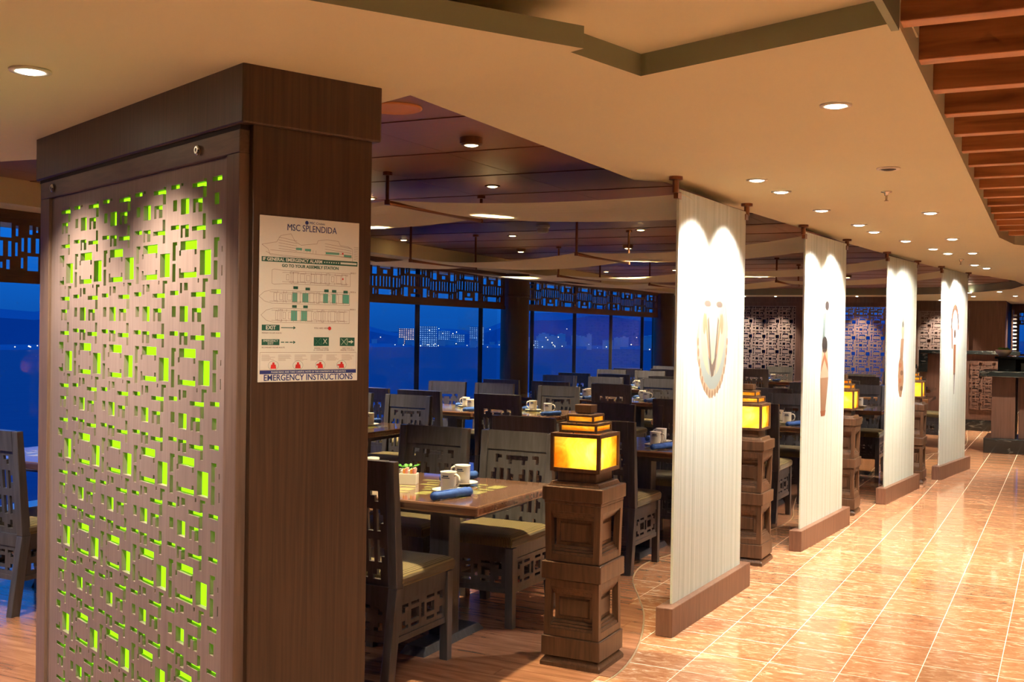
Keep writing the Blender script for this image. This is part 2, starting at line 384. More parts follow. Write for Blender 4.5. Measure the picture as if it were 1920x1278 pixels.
while y < 20.9:
    x = xw(y) + .02 - random.random() * .9
    if y < 2: x = -8
    while x < B(y + PW / 2):
        L = random.choice((.9, 1.2, 1.4)); x1 = x + L
        xe0, xe1 = min(x1, B(y)), min(x1, B(y + PW))
        a = max(x, xw(y)) if y > 2 else x
        if xe0 - a > .05 and xe1 - a > .05:
            near = 3.2 < y < 11.2 and npl < 298 and (y > 5 or a > -5.9)
            mb = MB() if near else rest
            g = .0012; k = len(mb.v); z0, z1 = -.011, .003
            mb.v += [(a + g, y + g, z0), (xe0 - g, y + g, z0), (xe1 - g, y + PW - g, z0), (a + g, y + PW - g, z0), (a + g, y + g, z1), (xe0 - g, y + g, z1), (xe1 - g, y + PW - g, z1), (a + g, y + PW - g, z1)]
            for f in ((3, 2, 1, 0), (4, 5, 6, 7), (0, 1, 5, 4), (1, 2, 6, 5), (2, 3, 7, 6), (3, 0, 4, 7)): mb.f.append(tuple(k + q for q in f)); mb.mi.append(0)
            if near: mb.obj('floor_plank', 'plank', floor); npl += 1
        x = x1
    y += PW
ro = rest.obj('floor_planking', 'plank', floor); ro['kind'] = 'stuff'
pts = []; y = 2.0
while y < 20: pts.append((B(y) + .004, y, .0)); y += .06
MB().tube(pts, .0045, 6).obj('edging_strip', 'brass', floor, smooth=True)

# ------------------------------------------------------------------ ceilings
ceil = struct(MB().box(-7.6, 6, -5, 26, 2.78, 2.9).obj('ceiling', 'dark'), 'ceiling of brown panels and stepped cream slabs')
tw, tl = .70, .80
tmesh = MB().box(-tw / 2 + .0015, tw / 2 - .0015, -tl / 2 + .0015, tl / 2 - .0015, 0, .02).mesh('ceiling_tile', 'brown')
for i in range(-7, 3):
    for j in range(-3, 21):
        cx = -2.92 + (i + .5) * tw; cy = 4.93 + (j + .5) * tl
        if cx < -7.2 or (cy < 3.2 and cx > -2.6) or cx > (-1.3 if cy < 13 else -.2): continue
        link('ceiling_tile', tmesh, ceil, loc=(cx, cy, zb(cy)))
# brown backing above the joints
MB().poly([(-7.4, 2), (-.2, 2), (-.2, 21), (-7.4, 21)], 0, 2.6, zf=lambda y: zb(y) + .021).obj('ceiling_backing', 'dark', ceil)
S2 = [(-2.05, 2.85), (-1.33, 2.80), (-1.22, 3.26), (-.41, 2.96), (-.50, 9.3), (-.42, 10.0), (-.1, 10.5), (.6, 10.8), (3.0, 11.0), (5.5, 11.0), (5.5, 25), (-7.4, 25), (-7.4, 20.4), (-2.8, 20.4), (-2.0, 20.0), (-1.3, 19.2), (-.8, 18.2), (-.57, 17.0), (-.65, 15.8), (-.9, 14.7), (-1.15, 13.9), (-1.35, 12.6), (-1.55, 10.9), (-1.70, 9.4), (-1.82, 7.6), (-1.9, 6.6), (-1.92, 5.55), (-2.05, 5.4)]
MB().poly(S2, 0, 2.62, 0, lambda a, b: 0 if (a[0] > -.7 and 2.9 < a[1] < 11.5 and b[1] > 3) else 1, zc).obj('walkway_ceiling_slab', ['cream', 'olive'], ceil)
S1 = [(-1.165, 2.68), (-2.06, 3.06), (-3.35, 3.60), (-4.25, 3.50), (-7.3, 3.3), (-7.3, -4.5), (-3.9, -2.0), (-1.58, 2.02)]
MB().poly(list(reversed(S1)) if False else S1, 2.30, 2.36, 0, 1).obj('foreground_ceiling_slab', ['cream', 'olive'], ceil, fix=True)
MB().poly([(-7.3, -5), (-.41, -5), (-.41, 3.4), (-2.2, 3.4), (-7.3, 3.4)], 2.425, 2.5).obj('upper_ceiling_tray', 'cream', ceil)
MB().poly([(-.43, -5), (-.41, -5), (-.41, 3.0), (-.43, 3.0)], 2.345, 2.6).obj('tray_edge', 'olive', ceil)
# window side soffit
ys = [2 + k * .95 for k in range(20)]
MB().poly([(-7.6, 2), (xw(2) + .42, 2), (xw(20.4) + .42, 20.4), (-7.6, 20.4)], 0, 2.6, zf=lambda y: 2.305 - .002 * (y - 5)).obj('window_soffit', 'soffit', ceil)
bm_ = MB().box(0, 3.6, -.034, .034, 2.375, 2.51).mesh('ceiling_beam', 'beam')
for k in range(18):
    y = 2.17 + .445 * k; b = link('ceiling_beam', bm_, ceil, .003, (-.40 - .012 * k, y, 0))
MB().box(-.6, 4, 2, 11, 2.70, 2.72).obj('beam_backing', 'dark', ceil)

# ------------------------------------------------------------------ outer walls out of view (close the room)
struct(MB().box(-8, 6, -5.2, -5, 0, 2.8).obj('wall_rear', 'wallwood'), 'wood wall behind the viewer')
struct(MB().box(5.4, 5.6, -5, 26, 0, 2.8).obj('wall_right', 'wallwood'), 'wood wall beyond the walkway')
struct(MB().box(-8.1, -7.9, -5, 1.5, 0, 2.8).obj('wall_left', 'wallwood'), 'wood wall on the window side')

# ------------------------------------------------------------------ windows, columns, valances
RW = math.pi / 2 + .034
VAL = [(2, 5, .5, 4), (15, 18, .5, 4), (6.6, 13.4, .5, 1.6), (8.6, 11.4, 2.2, 3.6), (.3, 1.1, 1, 3.5), (18.9, 19.7, 1, 3.5),
       (.4, 1.2, 5, 8.2), (2, 3, 4.8, 8.4), (4.1, 5.2, 4.8, 8.4), (6.6, 7.6, 4.6, 8.4), (8.7, 9.6, 4.6, 8.4), (10.5, 11.4, 4.6, 8.4), (12.4, 13.4, 4.6, 8.4), (14.8, 15.9, 4.8, 8.4), (17, 18, 4.8, 8.4), (18.8, 19.6, 5, 8.2),
       (6, 14, 9.4, 11.4), (2.4, 3.4, 9.2, 11.4), (4.2, 4.9, 9.8, 11.2), (15.1, 15.8, 9.8, 11.2), (16.6, 17.6, 9.2, 11.4)]
def window(n, y0, y1, mulls, vlabel):
    L = (y1 - y0) * 1.0006
    o = MB().box(0, L, -.03, .05, 0, .10).box(0, L, -.03, .05, 2.24, 2.32).obj('window_%d' % n, 'valance', loc=(xw(y0), y0, 0), rz=RW)
    struct(o, 'tall window pane wall looking over the dusk sea')
    edges = [0] + [m - y0 for m in mulls] + [L]
    for a, b in zip(edges, edges[1:]): MB().box(a + .012, b - .012, .0, .008, .10, 2.24).obj('pane', 'pane', o)
    for m in mulls: MB().box(m - y0 - .012, m - y0 + .012, -.02, .03, .10, 2.24).obj('mullion', 'dark', o)
    v = empty('fretwork_valance', (xw(y0) + .10, y0, 0), RW); tag(v, vlabel, 'valance', 'fretwork valances over the windows')
    nu = max(1, round((L - .1) / .66)); ux = (L - .1) / nu
    hs = tile_holes(VAL, ux, .345, .05, 2.232, (0, nu), (0, 1), 20, 12, flip=True)
    fret(0, L, 1.86, 2.25, .007, hs).obj('fretwork', 'valance', v)
    MB().box(0, L, -.012, .034, 2.25, 2.31).obj('top_rail', 'valance', v); MB().box(0, L, -.012, .034, 1.815, 1.86).obj('bottom_rail', 'valance', v)
window(1, .6, 6.45, [2.6, 4.22, 5.84], 'dark fretwork valance at the far left, left of the pillar')
window(2, 6.85, 12.82, [7.47, 9.09, 10.71, 12.33], 'dark fretwork valance between the pillar and the first round column')
window(3, 13.30, 19.50, [13.95, 15.57, 17.22, 18.9], 'dark fretwork valance between the two round columns')
window(4, 20.0, 21.2, [20.6], 'short dark fretwork valance beyond the second round column')
for y, lab in ((6.65, 'round brown column hidden behind the pillar'), (13.06, 'round brown column between the first and second window bays'), (19.75, 'round brown column beside the far end window')):
    c = empty('window_column', (xw(y) + .14, y, 0)); tag(c, lab, 'column', 'window columns')
    MB().lathe([(0, 0), (.19, 0), (.19, 2.34), (0, 2.34)], 32).obj('shaft', 'column', c, smooth=False)
    MB().lathe([(.195, 1.98), (.205, 1.985), (.205, 2.02), (.195, 2.025)], 32).obj('collar', 'column', c)

# ------------------------------------------------------------------ far walls and their screens
wb = struct(MB().box(-7.6, -6.65, 21.2, 21.4, 0, 2.5).box(-6.65, -4.42, 21.35, 21.4, 0, 2.5).box(-6.65, -2.7, 21.2, 21.35, 2.16, 2.5).box(-6.65, -2.7, 21.2, 21.35, 0, .3).box(-4.62, -4.42, 21.2, 21.35, .3, 2.16).box(-2.85, -2.7, 21.2, 21.35, .3, 2.16)
       .obj('wall_back', 'wallwood'), 'brown wood wall at the far end of the dining room')
def screen(x0, x1, z0, z1, y, label, backing, fr=.07, pitch=.262):
    e = empty('fretwork_screen', ((x0 + x1) / 2, y, 0)); tag(e, label, 'screen', 'fretwork wall screens'); hw = (x1 - x0) / 2
    nx = int((2 * hw - 2 * fr) / pitch) + 2; nz = int((z1 - z0) / (pitch * 1.1)) + 2
    a, b, c, d = -hw + fr, hw - fr, z0 + fr, z1 - fr
    hs = [(max(h[0], a + .02), min(h[1], b - .02), max(h[2], c + .02), min(h[3], d - .02)) for h in tile_holes(UNIT, pitch, pitch * 1.13, a, d + .06, (0, nx), (0, nz), 20, 24)]
    hs = [h for h in hs if h[1] > h[0] and h[3] > h[2]]
    fret(a, b, c, d, .02, hs).obj('fretwork', 'fret', e)
    f = MB(); f.box(-hw, -hw + fr, -.02, .03, z0, z1).box(hw - fr, hw, -.02, .03, z0, z1).box(-hw + fr, hw - fr, -.02, .03, z0, z0 + fr).box(-hw + fr, hw - fr, -.02, .03, z1 - fr, z1); f.obj('frame', 'wallwood', e)
    MB().box(a, b, .08, .085, c, d).obj('backing', backing, e)
M['mirrorblue'] = plain('dark_blue_mirror', (.10, .16, .34), .08, metal=1)
M['mirrordark'] = plain('dark_bronze_mirror', (.14, .10, .11), .12, metal=1)
screen(-6.64, -4.62, .3, 2.16, 21.24, 'tall fretwork wall screen seen between first and second glass panels', 'mirrordark')
screen(-4.42, -2.85, .3, 2.16, 21.24, 'bluish backed fretwork wall screen between second and third glass panels', 'pane')
struct(MB().box(-3.0, -1.1, 23.2, 23.4, 0, 2.45).box(-1.2, -1.1, 23.4, 25.6, 0, 2.45).box(-3.0, -2.9, 21.4, 23.2, 0, 2.45).obj('wall_bar', 'wallwood'), 'wood wall behind the bar counters')
screen(-2.75, -1.75, .9, 2.1, 23.16, 'fretwork wall screen behind the bar, next to the last glass panel', 'mirrordark', .05)
struct(MB().box(-1.1, 5.4, 25.6, 25.8, 0, 1.15).box(-1.1, 5.4, 25.6, 25.8, 2.12, 2.45).box(-1.1, -.95, 25.6, 25.8, 1.15, 2.12).box(1.5, 5.4, 25.6, 25.8, 1.15, 2.12).obj('wall_end', 'wallwood'), 'wood wall around the window beyond the bar')
w5 = struct(MB().box(-.95, 1.5, 25.6, 25.68, 1.15, 1.2).box(-.95, 1.5, 25.6, 25.68, 2.07, 2.12).obj('window_5', 'valance'), 'far window beyond the bar at the right edge')
MB().box(-.95, 1.5, 25.66, 25.67, 1.2, 2.07).obj('pane', 'pane', w5)
e = empty('fretwork_valance', (.27, 25.58, 0)); tag(e, 'small fretwork valance over the window beyond the bar', 'valance', 'fretwork valances over the windows')
fret(-1.22, 1.22, 1.82, 2.10, .02, tile_holes(VAL, .305, .25, -1.22, 2.09, (0, 8), (0, 1), 20, 12, True)).obj('fretwork', 'valance', e)
e = empty('louvred_rack', (-1.0, 24.2, 0)); tag(e, 'pale louvred rack at the corner of the bar wall', 'rack')
MB().box(-.03, -.005, -.25, .25, 0, 2.1).obj('back_board', 'wallwood', e)
for k in range(14): MB().box(-.005, .05, -.22, .22, 1.0 + .075 * k, 1.03 + .075 * k).obj('slat', 'white', e)

# ------------------------------------------------------------------ big clad pillar with green backlit fretwork
PR = math.atan2(-.378, .926)
pil = empty('clad_pillar', (-2.122, 2.452, 0), PR); tag(pil, 'large wood clad pillar with green backlit fretwork screen', 'pillar')
MB().box(-1.80, -.035, .10, .437, 0, 2.14).box(-.035, 0, .028, .437, 0, 2.14).box(-1.80, -1.765, .028, .1, 0, 2.14).obj('body', 'pillar', pil, bev=.004)
MB().box(-1.815, .013, -.013, .463, 2.130, 2.32).obj('fascia', 'pillar', pil, bev=.006)
MB().box(-1.79, -.02, -.003, .437, 2.117, 2.131).obj('shadow_gap', 'dark', pil)
fx0, fx1 = -1.673, -.105
hs = tile_holes(UNIT, .30, .3407, -.5045, 1.814, (-5, 3), (-1, 7), 20, 24)
hs = [(max(a, -1.575), min(b, -.147), max(c, .12), min(d, 1.999)) for a, b, c, d in hs]; hs = [h for h in hs if h[1] - h[0] > .004 and h[3] - h[2] > .004]
fr_ = fret(fx0 - .02, fx1 + .02, .03, 2.07, .017, hs).obj('fretwork', 'fret', pil); fr_.location.y = .008; fr_['label'] = 'grey brown fretwork board of small rectangles'
fm = MB().box(-1.78, fx0, -.004, .03, 0, 2.05).box(fx1, -.022, -.004, .03, 0, 2.05); fm.obj('frame_stile', 'framev', pil, bev=.003)
MB().box(-1.78, -.022, -.004, .03, 2.05, 2.118).obj('frame_rail', 'frame', pil, bev=.003)
bl = MB().box(fx0 - .02, fx1 + .02, .0265, .030, .03, 2.07).obj('backlight', 'green', pil); bl['label'] = 'glowing green backlight sheet'
for sx in (-.29, -1.62):
    MB().lathe([(0, .0), (.011, 0), (.016, .004), (.016, .008), (.012, .012), (.006, .012), (.006, .008), (0, .008)], 20).obj('lock', 'chrome', pil, loc=(sx, -.004, 2.085)).rotation_euler = (math.pi / 2, 0, 0)

# ------------------------------------------------------------------ emergency notice on the pillar
M['signwhite'] = plain('sign_white', (.72, .68, .60), .35); M['signgreen'] = plain('sign_green', (.01, .09, .055), .5); M['signteal'] = plain('sign_teal', (.09, .36, .27), .5)
M['signnavy'] = plain('sign_navy', (.02, .03, .16), .5); M['signline'] = plain('sign_line', (.26, .16, .12), .5); M['signred'] = plain('sign_red', (.60, .02, .015), .5); M['signgrey'] = plain('sign_tan', (.45, .36, .30), .5)
NX, NZ, SW, SH = -2.122 + .378 * .05, 2.452 + .926 * .05, .34, .487
sg = empty('emergency_notice', (NX, NZ, 1.385), math.atan2(.926, .378)); tag(sg, 'white emergency instructions notice with ship deck plans on the pillar', 'sign')
MB().box(0, SW, -.004, -.0005, 0, SH).obj('board', 'signwhite', sg, bev=.001)
Z = lambda t: SH * (1 - t); X = lambda t: SW * t
def rect(a, b, t0, t1, mat, name, y=.0002):
    MB().box(X(a), X(b), -.004 - y, -.004, Z(t1), Z(t0)).obj(name, mat, sg)
def lines(polys, mat, name, wd=.0009):
    mb = MB()
    for pl in polys:
        for (a, b), (c, d) in zip(pl, pl[1:]):
            p = Vector((X(a), 0, Z(b))); q = Vector((X(c), 0, Z(d))); n = (q - p)
            if n.length < 1e-6: continue
            n = Vector((-n.z, 0, n.x)).normalized() * wd / 2; y = -.0043
            mb.quad((p.x + n.x, y, p.z + n.z), (p.x - n.x, y, p.z - n.z), (q.x - n.x, y, q.z - n.z), (q.x + n.x, y, q.z + n.z))
    mb.obj(name, mat, sg)
text('MSC Cruises', .010, X(.56), Z(.025), sg, 'signnavy'); MB().lathe([(0, 0), (.006, 0)], 12).obj('logo', 'signnavy', sg, loc=(X(.455), -.0044, Z(.025))).rotation_euler = (math.pi / 2, 0, 0)
text('MSC SPLENDIDA', .0275, X(.51), Z(.063), sg, 'signnavy', sx=.84)
prof = [(.02, .175), (.08, .20), (.10, .235), (.90, .262), (.93, .25), (.93, .17), (.88, .155), (.80, .15), (.78, .125), (.66, .12), (.57, .13), (.56, .15), (.40, .165), (.34, .145), (.30, .10), (.20, .115), (.16, .155), (.02, .175)]
ln = [prof, [(.06, .215), (.1, .228), (.9, .255)], [(.1, .205), (.93, .222)]]
for k in range(5): ln.append([(.18, .125 + .017 * k), (.36, .142 + .015 * k)]); ln.append([(.64, .145 + .017 * k), (.92, .165 + .015 * k)])
for k in range(7): ln.append([(.37 + .03 * k, .18 + .002 * k), (.37 + .03 * k, .20 + .002 * k)])
for k in range(8): ln.append([(.945, .155 + .011 * k), (.99, .157 + .011 * k)])
lines(ln, 'signline', 'ship_profile')
for a, b, t in ((.35, .41, .182), (.44, .50, .185), (.65, .79, .196), (.84, .92, .207)): rect(a, b, t, t + .014, 'signteal', 'deck_marking')
rect(.02, .985, .246, .276, 'signgreen', 'green_band', .0003)
text('IF GENERAL EMERGENCY ALARM', .0135, X(.03), Z(.261), sg, 'signwhite', align='LEFT', bold=.0003)
for k in range(7): rect(.635 + .024 * k, .645 + .024 * k, .257, .265, 'signwhite', 'dot', .0006)
rect(.805, .975, .255, .267, 'signwhite', 'bar', .0006)
text('GO TO YOUR ASSEMBLY STATION', .0125, X(.50), Z(.296), sg, 'signgreen', bold=.0003)
def deck(t0, t1, x0, x1, nose, n):
    m = (t0 + t1) / 2; hull = [(x1, t0), (x0 + .12, t0)] + ([(x0 + .05, t0 + .012), (x0, m), (x0 + .05, t1 - .012)] if nose else [(x0 + .02, t0 - .006), (x0, t0 + .0), (x0, t1), (x0 + .02, t1 + .006)]) + [(x0 + .12, t1), (x1, t1), (x1, t0)]
    pl = [hull, [(x0 + .1, t0 + .012), (x1 - .02, t0 + .012)], [(x0 + .1, t1 - .012), (x1 - .02, t1 - .012)]]
    x = x0 + .14
    while x < x1 - .05:
        wd = random.uniform(.012, .05); a = random.uniform(.2, .45) * (t1 - t0)
        pl += [[(x, m - a), (x + wd, m - a), (x + wd, m + a), (x, m + a), (x, m - a)], [(x + wd + .01, t0 + .004), (x + wd + .01, t0 + .02)], [(x + wd + .006, t1 - .02), (x + wd + .006, t1 - .005)]]; x += wd + random.uniform(.012, .03)
    lines(pl, 'signline', 'deck_plan')
    text('DECK %s' % n, .006, X(.97), Z(t0 - .004), sg, 'signline', align='RIGHT')
deck(.325, .405, .12, .91, False, '7'); deck(.445, .525, .0, .905, True, '6'); deck(.555, .64, .02, .905, True, '5')
for a, b in ((.32, .37), (.42, .48), (.63, .68), (.72, .76), (.83, .90)): rect(a, b, .458, .515, 'signteal', 'assembly_area')
for a, b in ((.31, .37), (.41, .47)): rect(a, b, .565, .63, 'signteal', 'assembly_area')
for a, t in ((.33, .425), (.45, .43), (.64, .437), (.72, .438), (.84, .44), (.32, .54), (.43, .54)): rect(a, a + .045, t - .007, t + .010, 'signgreen', 'station_marker', .0004)
for a, t in ((.82, .195), (.825, .355)):
    rect(a, a + .014, t, t + .010, 'signred', 'position_marker', .0006)
rect(.03, .20, .655, .69, 'signgreen', 'exit_plate', .0003); text('EXIT', .016, X(.115), Z(.673), sg, 'signwhite', bold=.0003)
rect(.215, .34, .669, .674, 'signgreen', 'arrow_shaft'); 
def arrow(a, t, s, mat, dy=0):
    y = -.0045 - dy
    MB().quad((X(a), y, Z(t) + s), (X(a), y, Z(t) - s), (X(a) + s * 1.6, y, Z(t)), (X(a) + s * 1.6, y, Z(t) + 1e-5)).obj('arrow_head', mat, sg)
arrow(.335, .6715, .005, 'signgreen'); text('PRIMARY ESCAPE ROUTE', .0058, X(.03), Z(.705), sg, 'signline', align='LEFT')
rect(.03, .20, .742, .778, 'signgreen', 'exit_plate', .0003); text('EMERGENCY', .0085, X(.115), Z(.752), sg, 'signwhite'); text('EXIT', .0095, X(.115), Z(.768), sg, 'signwhite')
for k in range(3): rect(.215 + .042 * k, .247 + .042 * k, .757, .763, 'signgreen', 'arrow_dash')
arrow(.335, .760, .005, 'signgreen'); text('SECONDARY ESCAPE ROUTE', .0058, X(.03), Z(.792), sg, 'signline', align='LEFT')
text('YOU ARE HERE', .0075, X(.54), Z(.672), sg, 'signline', align='LEFT'); MB().lathe([(0, 0), (.0058, 0)], 16).obj('red_dot', 'signred', sg, loc=(X(.70), -.0045, Z(.672))).rotation_euler = (math.pi / 2, 0, 0)
for a, ch in ((.54, 'X'), (.81, '>')):
    rect(a, a + .155, .728, .782, 'signgreen', 'station_plate', .0003)
    lines([[(a + .012, .735), (a + .07, .775)], [(a + .07, .735), (a + .012, .775)], [(a + .078, .733), (a + .078, .777)]], 'signwhite', 'station_symbol', .002)
    if ch == 'X': text('X', .022, X(a + .115), Z(.755), sg, 'signwhite', y=-.0047)
    else: rect(a + .09, a + .125, .751, .759, 'signwhite', 'arrow_shaft', .0007); arrow(a + .115, .755, .006, 'signwhite', .0005)
text('ASSEMBLY STATION', .0055, X(.617), Z(.796), sg, 'signline'); text('X = STATION LETTER', .0055, X(.617), Z(.808), sg, 'signline')
text('DIRECTION TO', .0055, X(.89), Z(.796), sg, 'signline'); text('ASSEMBLY STATION', .0055, X(.89), Z(.808), sg, 'signline')
lines([[(.015, .822), (.985, .822), (.985, .928), (.015, .928), (.015, .822)]], 'signline', 'text_box')
tl_ = []
for c in range(6):
    for r in range(6): tl_.append([(.03 + .16 * c, .838 + .0065 * r), (.03 + .16 * c + random.uniform(.07, .135), .838 + .0065 * r)])
lines(tl_, 'signgrey', 'small_print', .0012)
for k, a in enumerate((.145, .385, .61, .83)):
    ring = [(a + .05 * math.cos(q * math.pi / 10), .901 + .028 * math.sin(q * math.pi / 10)) for q in range(21)]
    lines([ring], 'signgreen', 'pictogram_ring', .0007)
    mb = MB(); P = lambda x, t: (X(x), -.0044, Z(t))
    mb.quad(P(a - .022, .895), P(a + .022, .895), P(a + .028, .920), P(a - .028, .920)); mb.quad(P(a - .010, .882), P(a + .010, .882), P(a + .012, .896), P(a - .012, .896))
    if k == 3: mb.quad(P(a - .045, .898), P(a, .895), P(a, .905), P(a - .045, .905))
    if k == 2: mb.quad(P(a - .04, .895), P(a - .01, .89), P(a - .01, .90), P(a - .04, .905))
    mb.obj('life_jacket_figure', 'signred', sg)
rect(.015, .985, .930, .952, 'signnavy', 'blue_band', .0003)
text('PLEASE READ AND TAKE CAREFUL NOTE OF THE CONTENTS OF THIS NOTICE', .0072, X(.5), Z(.941), sg, 'signwhite', y=-.0047)
text('EMERGENCY INSTRUCTIONS', .0255, X(.5), Z(.976), sg, 'signnavy', sx=.92, bold=.0003)

# ------------------------------------------------------------------ frosted glass panels
ART = {'a': plain('art_tan', (.26, .15, .085), .5), 'b': plain('art_teal', (.12, .16, .15), .5), 'c': plain('art_brown', (.085, .04, .024), .5), 'd': plain('art_cream', (.38, .31, .21), .5), 'e': plain('art_rust', (.24, .085, .035), .5), 'g': plain('art_pale_teal', (.23, .27, .25), .5), 'h': plain('art_grey_brown', (.11, .085, .07), .5), 'f': plain('art_dark', (.03, .022, .02), .5)}
PANELS = [(-1.81, 5.30, -1.762, 6.64), (-1.715, 7.86, -1.615, 9.22), (-1.515, 10.47, -1.375, 11.83), (-1.255, 12.58, -1.055, 13.93)]
ORD = ('first', 'second', 'third', 'fourth')
def ell(cy, cz, ry, rz_, n=28, wob=0, seed=0):
    rr = random.Random(seed); return [(cy + ry * math.cos(2 * math.pi * k / n) * (1 + wob * rr.uniform(-1, 1)), cz + rz_ * math.sin(2 * math.pi * k / n) * (1 + wob * rr.uniform(-1, 1))) for k in range(n)]
def art(p, pts, mat, lvl=0, name='artwork'):
    me = bpy.data.meshes.new(name); x = .0064 + .0002 * lvl; me.from_pydata([(x, a, b) for a, b in pts], [], [tuple(range(len(pts)))]); me.materials.append(ART[mat]); return link(name, me, p)
for i, (x0, y0, x1, y1) in enumerate(PANELS):
    L = math.hypot(x1 - x0, y1 - y0); pn = empty('glass_partition', (x0, y0, 0), -math.atan2(x1 - x0, y1 - y0))
    tag(pn, 'tall frosted ribbed glass panel with faint tribal print, %s from the pillar' % ORD[i], 'partition', 'glass panels along the walkway')
    MB().box(-.045, .045, 0, L, 0, .147).obj('base', 'base', pn, bev=.004)
    g = MB().box(-.006, .006, .10, 1.25, .14, 2.285).obj('glass', 'frosted', pn); g['label'] = 'frosted white glass sheet with vertical ribs'
    for yy in (.10, 1.25):
        ct = zc(y0 + yy)
        mb = MB(); mb.lathe([(0, ct), (.035, ct), (.035, ct - .016), (.016, ct - .018), (.016, 2.262), (.0, 2.262)], 16, -.0, yy - .035 if yy < .5 else yy + .035)
        mb.box(-.012, .012, yy - .03 if yy < .5 else yy - .02, yy + .02 if yy < .5 else yy + .03, 2.235, 2.27); mb.obj('clamp', 'copper', pn)
    # one print cluster per panel, centred on the sheet
    c = .675
    if i == 0:
        art(pn, ell(c, 1.52, .265, .33, 36, .05, 1), 'd', 0); art(pn, ell(c, 1.53, .235, .295, 32, .03, 2), 'g', 1); art(pn, ell(c, 1.57, .205, .265, 30), 'd', 2)
        for k in (-1, 1):
            for q in range(4):
                r = .19 - .045 * q; art(pn, [(c + k * r, 1.66 - .02 * q), (c + k * (r - .022), 1.68 - .02 * q), (c + k * (.03 - .004 * q), 1.32 + .03 * q), (c + k * (.045 - .004 * q), 1.30 + .03 * q)], 'gah'[q % 3], 3)
            art(pn, ell(c + k * .10, 1.71, .055, .018, 16, .1, q), 'h', 4); art(pn, ell(c + k * .15, 1.60, .025, .06, 14), 'a', 4)
        art(pn, [(c - .012, 1.82), (c + .012, 1.82), (c + .028, 1.46), (c - .028, 1.46)], 'd', 5); art(pn, [(c - .075, 1.42), (c - .01, 1.37), (c + .07, 1.44), (c + .015, 1.31), (c - .02, 1.30)], 'h', 5)
        for k in range(17):
            a = math.pi * (1.02 + .96 * k / 16); art(pn, ell(c + .25 * math.cos(a), 1.52 + .315 * math.sin(a), .013, .024, 8), 'a', 5)
        art(pn, ell(c - .05, 1.98, .025, .03, 10, .2, 4), 'd', 1)
    elif i == 1:
        art(pn, ell(c - .02, 1.78, .10, .12, 24, .05, 3), 'd', 0); art(pn, ell(c + .03, 1.77, .055, .035), 'f', 2); art(pn, [(c - .07, 1.7), (c, 1.72), (c - .02, 1.50), (c - .09, 1.50)], 'b', 1)
        art(pn, ell(c - .02, 1.47, .075, .065), 'f', 2); art(pn, [(c - .09, 1.44), (c + .06, 1.44), (c + .10, 1.22), (c - .13, 1.22)], 'd', 2); art(pn, [(c - .10, 1.32), (c - .02, 1.42), (c + .08, 1.32), (c + .09, 1.26), (c - .02, 1.36), (c - .12, 1.26)], 'e', 3)
        art(pn, [(c - .13, 1.22), (c + .10, 1.22), (c + .03, .96), (c - .10, .96)], 'a', 2); art(pn, [(c - .11, .97), (c + .04, .97), (c + .02, .93), (c - .09, .93)], 'e', 3)
    elif i == 2:
        art(pn, ell(c + .02, 1.62, .06, .12, 20, .1, 5), 'd', 0); art(pn, ell(c + .02, 1.66, .03, .03), 'f', 2); art(pn, [(c - .05, 1.52), (c + .07, 1.52), (c + .04, 1.32), (c - .08, 1.32)], 'a', 1); art(pn, ell(c - .03, 1.16, .11, .20, 26, .08, 6), 'a', 1)
        for k in range(4): art(pn, ell(c - .03 + .03 * (-1) ** k, 1.04 + .075 * k, .055, .024), 'e' if k % 2 else 'c', 2)
    else:
        for k in range(12):
            a = math.pi * k / 11; art(pn, ell(c + .15 * math.cos(a), 1.66 + .22 * math.sin(a), .03, .04, 10), 'c' if k % 3 else 'e', 1)
        art(pn, ell(c, 1.58, .045, .05), 'c', 2); art(pn, [(c - .16, 1.64), (c - .10, 1.64), (c - .08, 1.40), (c - .13, 1.42)], 'e', 1); art(pn, [(c - .05, 1.46), (c + .06, 1.46), (c + .04, 1.12), (c - .03, 1.12)], 'e', 2); art(pn, [(c - .01, 1.14), (c + .03, 1.14), (c + .015, .90), (c, .90)], 'c', 3)

# ------------------------------------------------------------------ ceiling sails with copper rods
def sailx(i):
    x0, y0, x1, y1 = PANELS[i]; ya, yb = y0 + .12, y0 + 1.23
    zr = 2.30 if i == 0 else 2.17
    xs0 = x0 + .02; P = [(xs0, 2.262), (xs0 - 1.80, zr), (xs0 - 3.35, zr - .03), (-6.25, 2.22)]
    e = empty('ceiling_sail', (xs0, y0, 0)); tag(e, 'cream fabric strip slung under the brown ceiling from the %s glass panel' % ORD[i], 'fabric sail', 'ceiling sails')
    mb = MB(); N = 12; rows = []
    for (a, za), (b, zb_) in zip(P, P[1:]):
        for k in range(N):
            t = k / N; rows.append((a + (b - a) * t, za + (zb_ - za) * t - (.03 if i == 0 else .05) * 4 * t * (1 - t)))
    rows.append(P[-1]); M_ = 8
    for x, z in rows:
        for q in range(M_ + 1):
            t = q / M_; mb.v.append((x - xs0, ya + (yb - ya) * t - y0, z - .012 * 4 * t * (1 - t)))
    for r in range(len(rows) - 1):
        for q in range(M_):
            k = r * (M_ + 1) + q; mb.f.append((k, k + 1, k + M_ + 2, k + M_ + 1)); mb.mi.append(0)
    mb.obj('fabric', 'sail', e, smooth=True)
    for k in (1, 2):
        x, z = P[k]; MB().tube([(x - xs0, ya - .03 - y0, z - .014), (x - xs0, yb + .03 - y0, z - .014)], .013, 10).obj('rod', 'copper', e, smooth=True)
        for yy in (ya - .02, yb + .02):
            mb = MB(); zt = zb(yy); mb.lathe([(0, zt), (.028, zt), (.028, zt - .02), (.010, zt - .022), (.010, z), (.016, z), (.016, z - .028), (0, z - .028)], 12, x - xs0, yy - y0); mb.obj('hanger', 'copper', e)
for i in range(4): sailx(i)

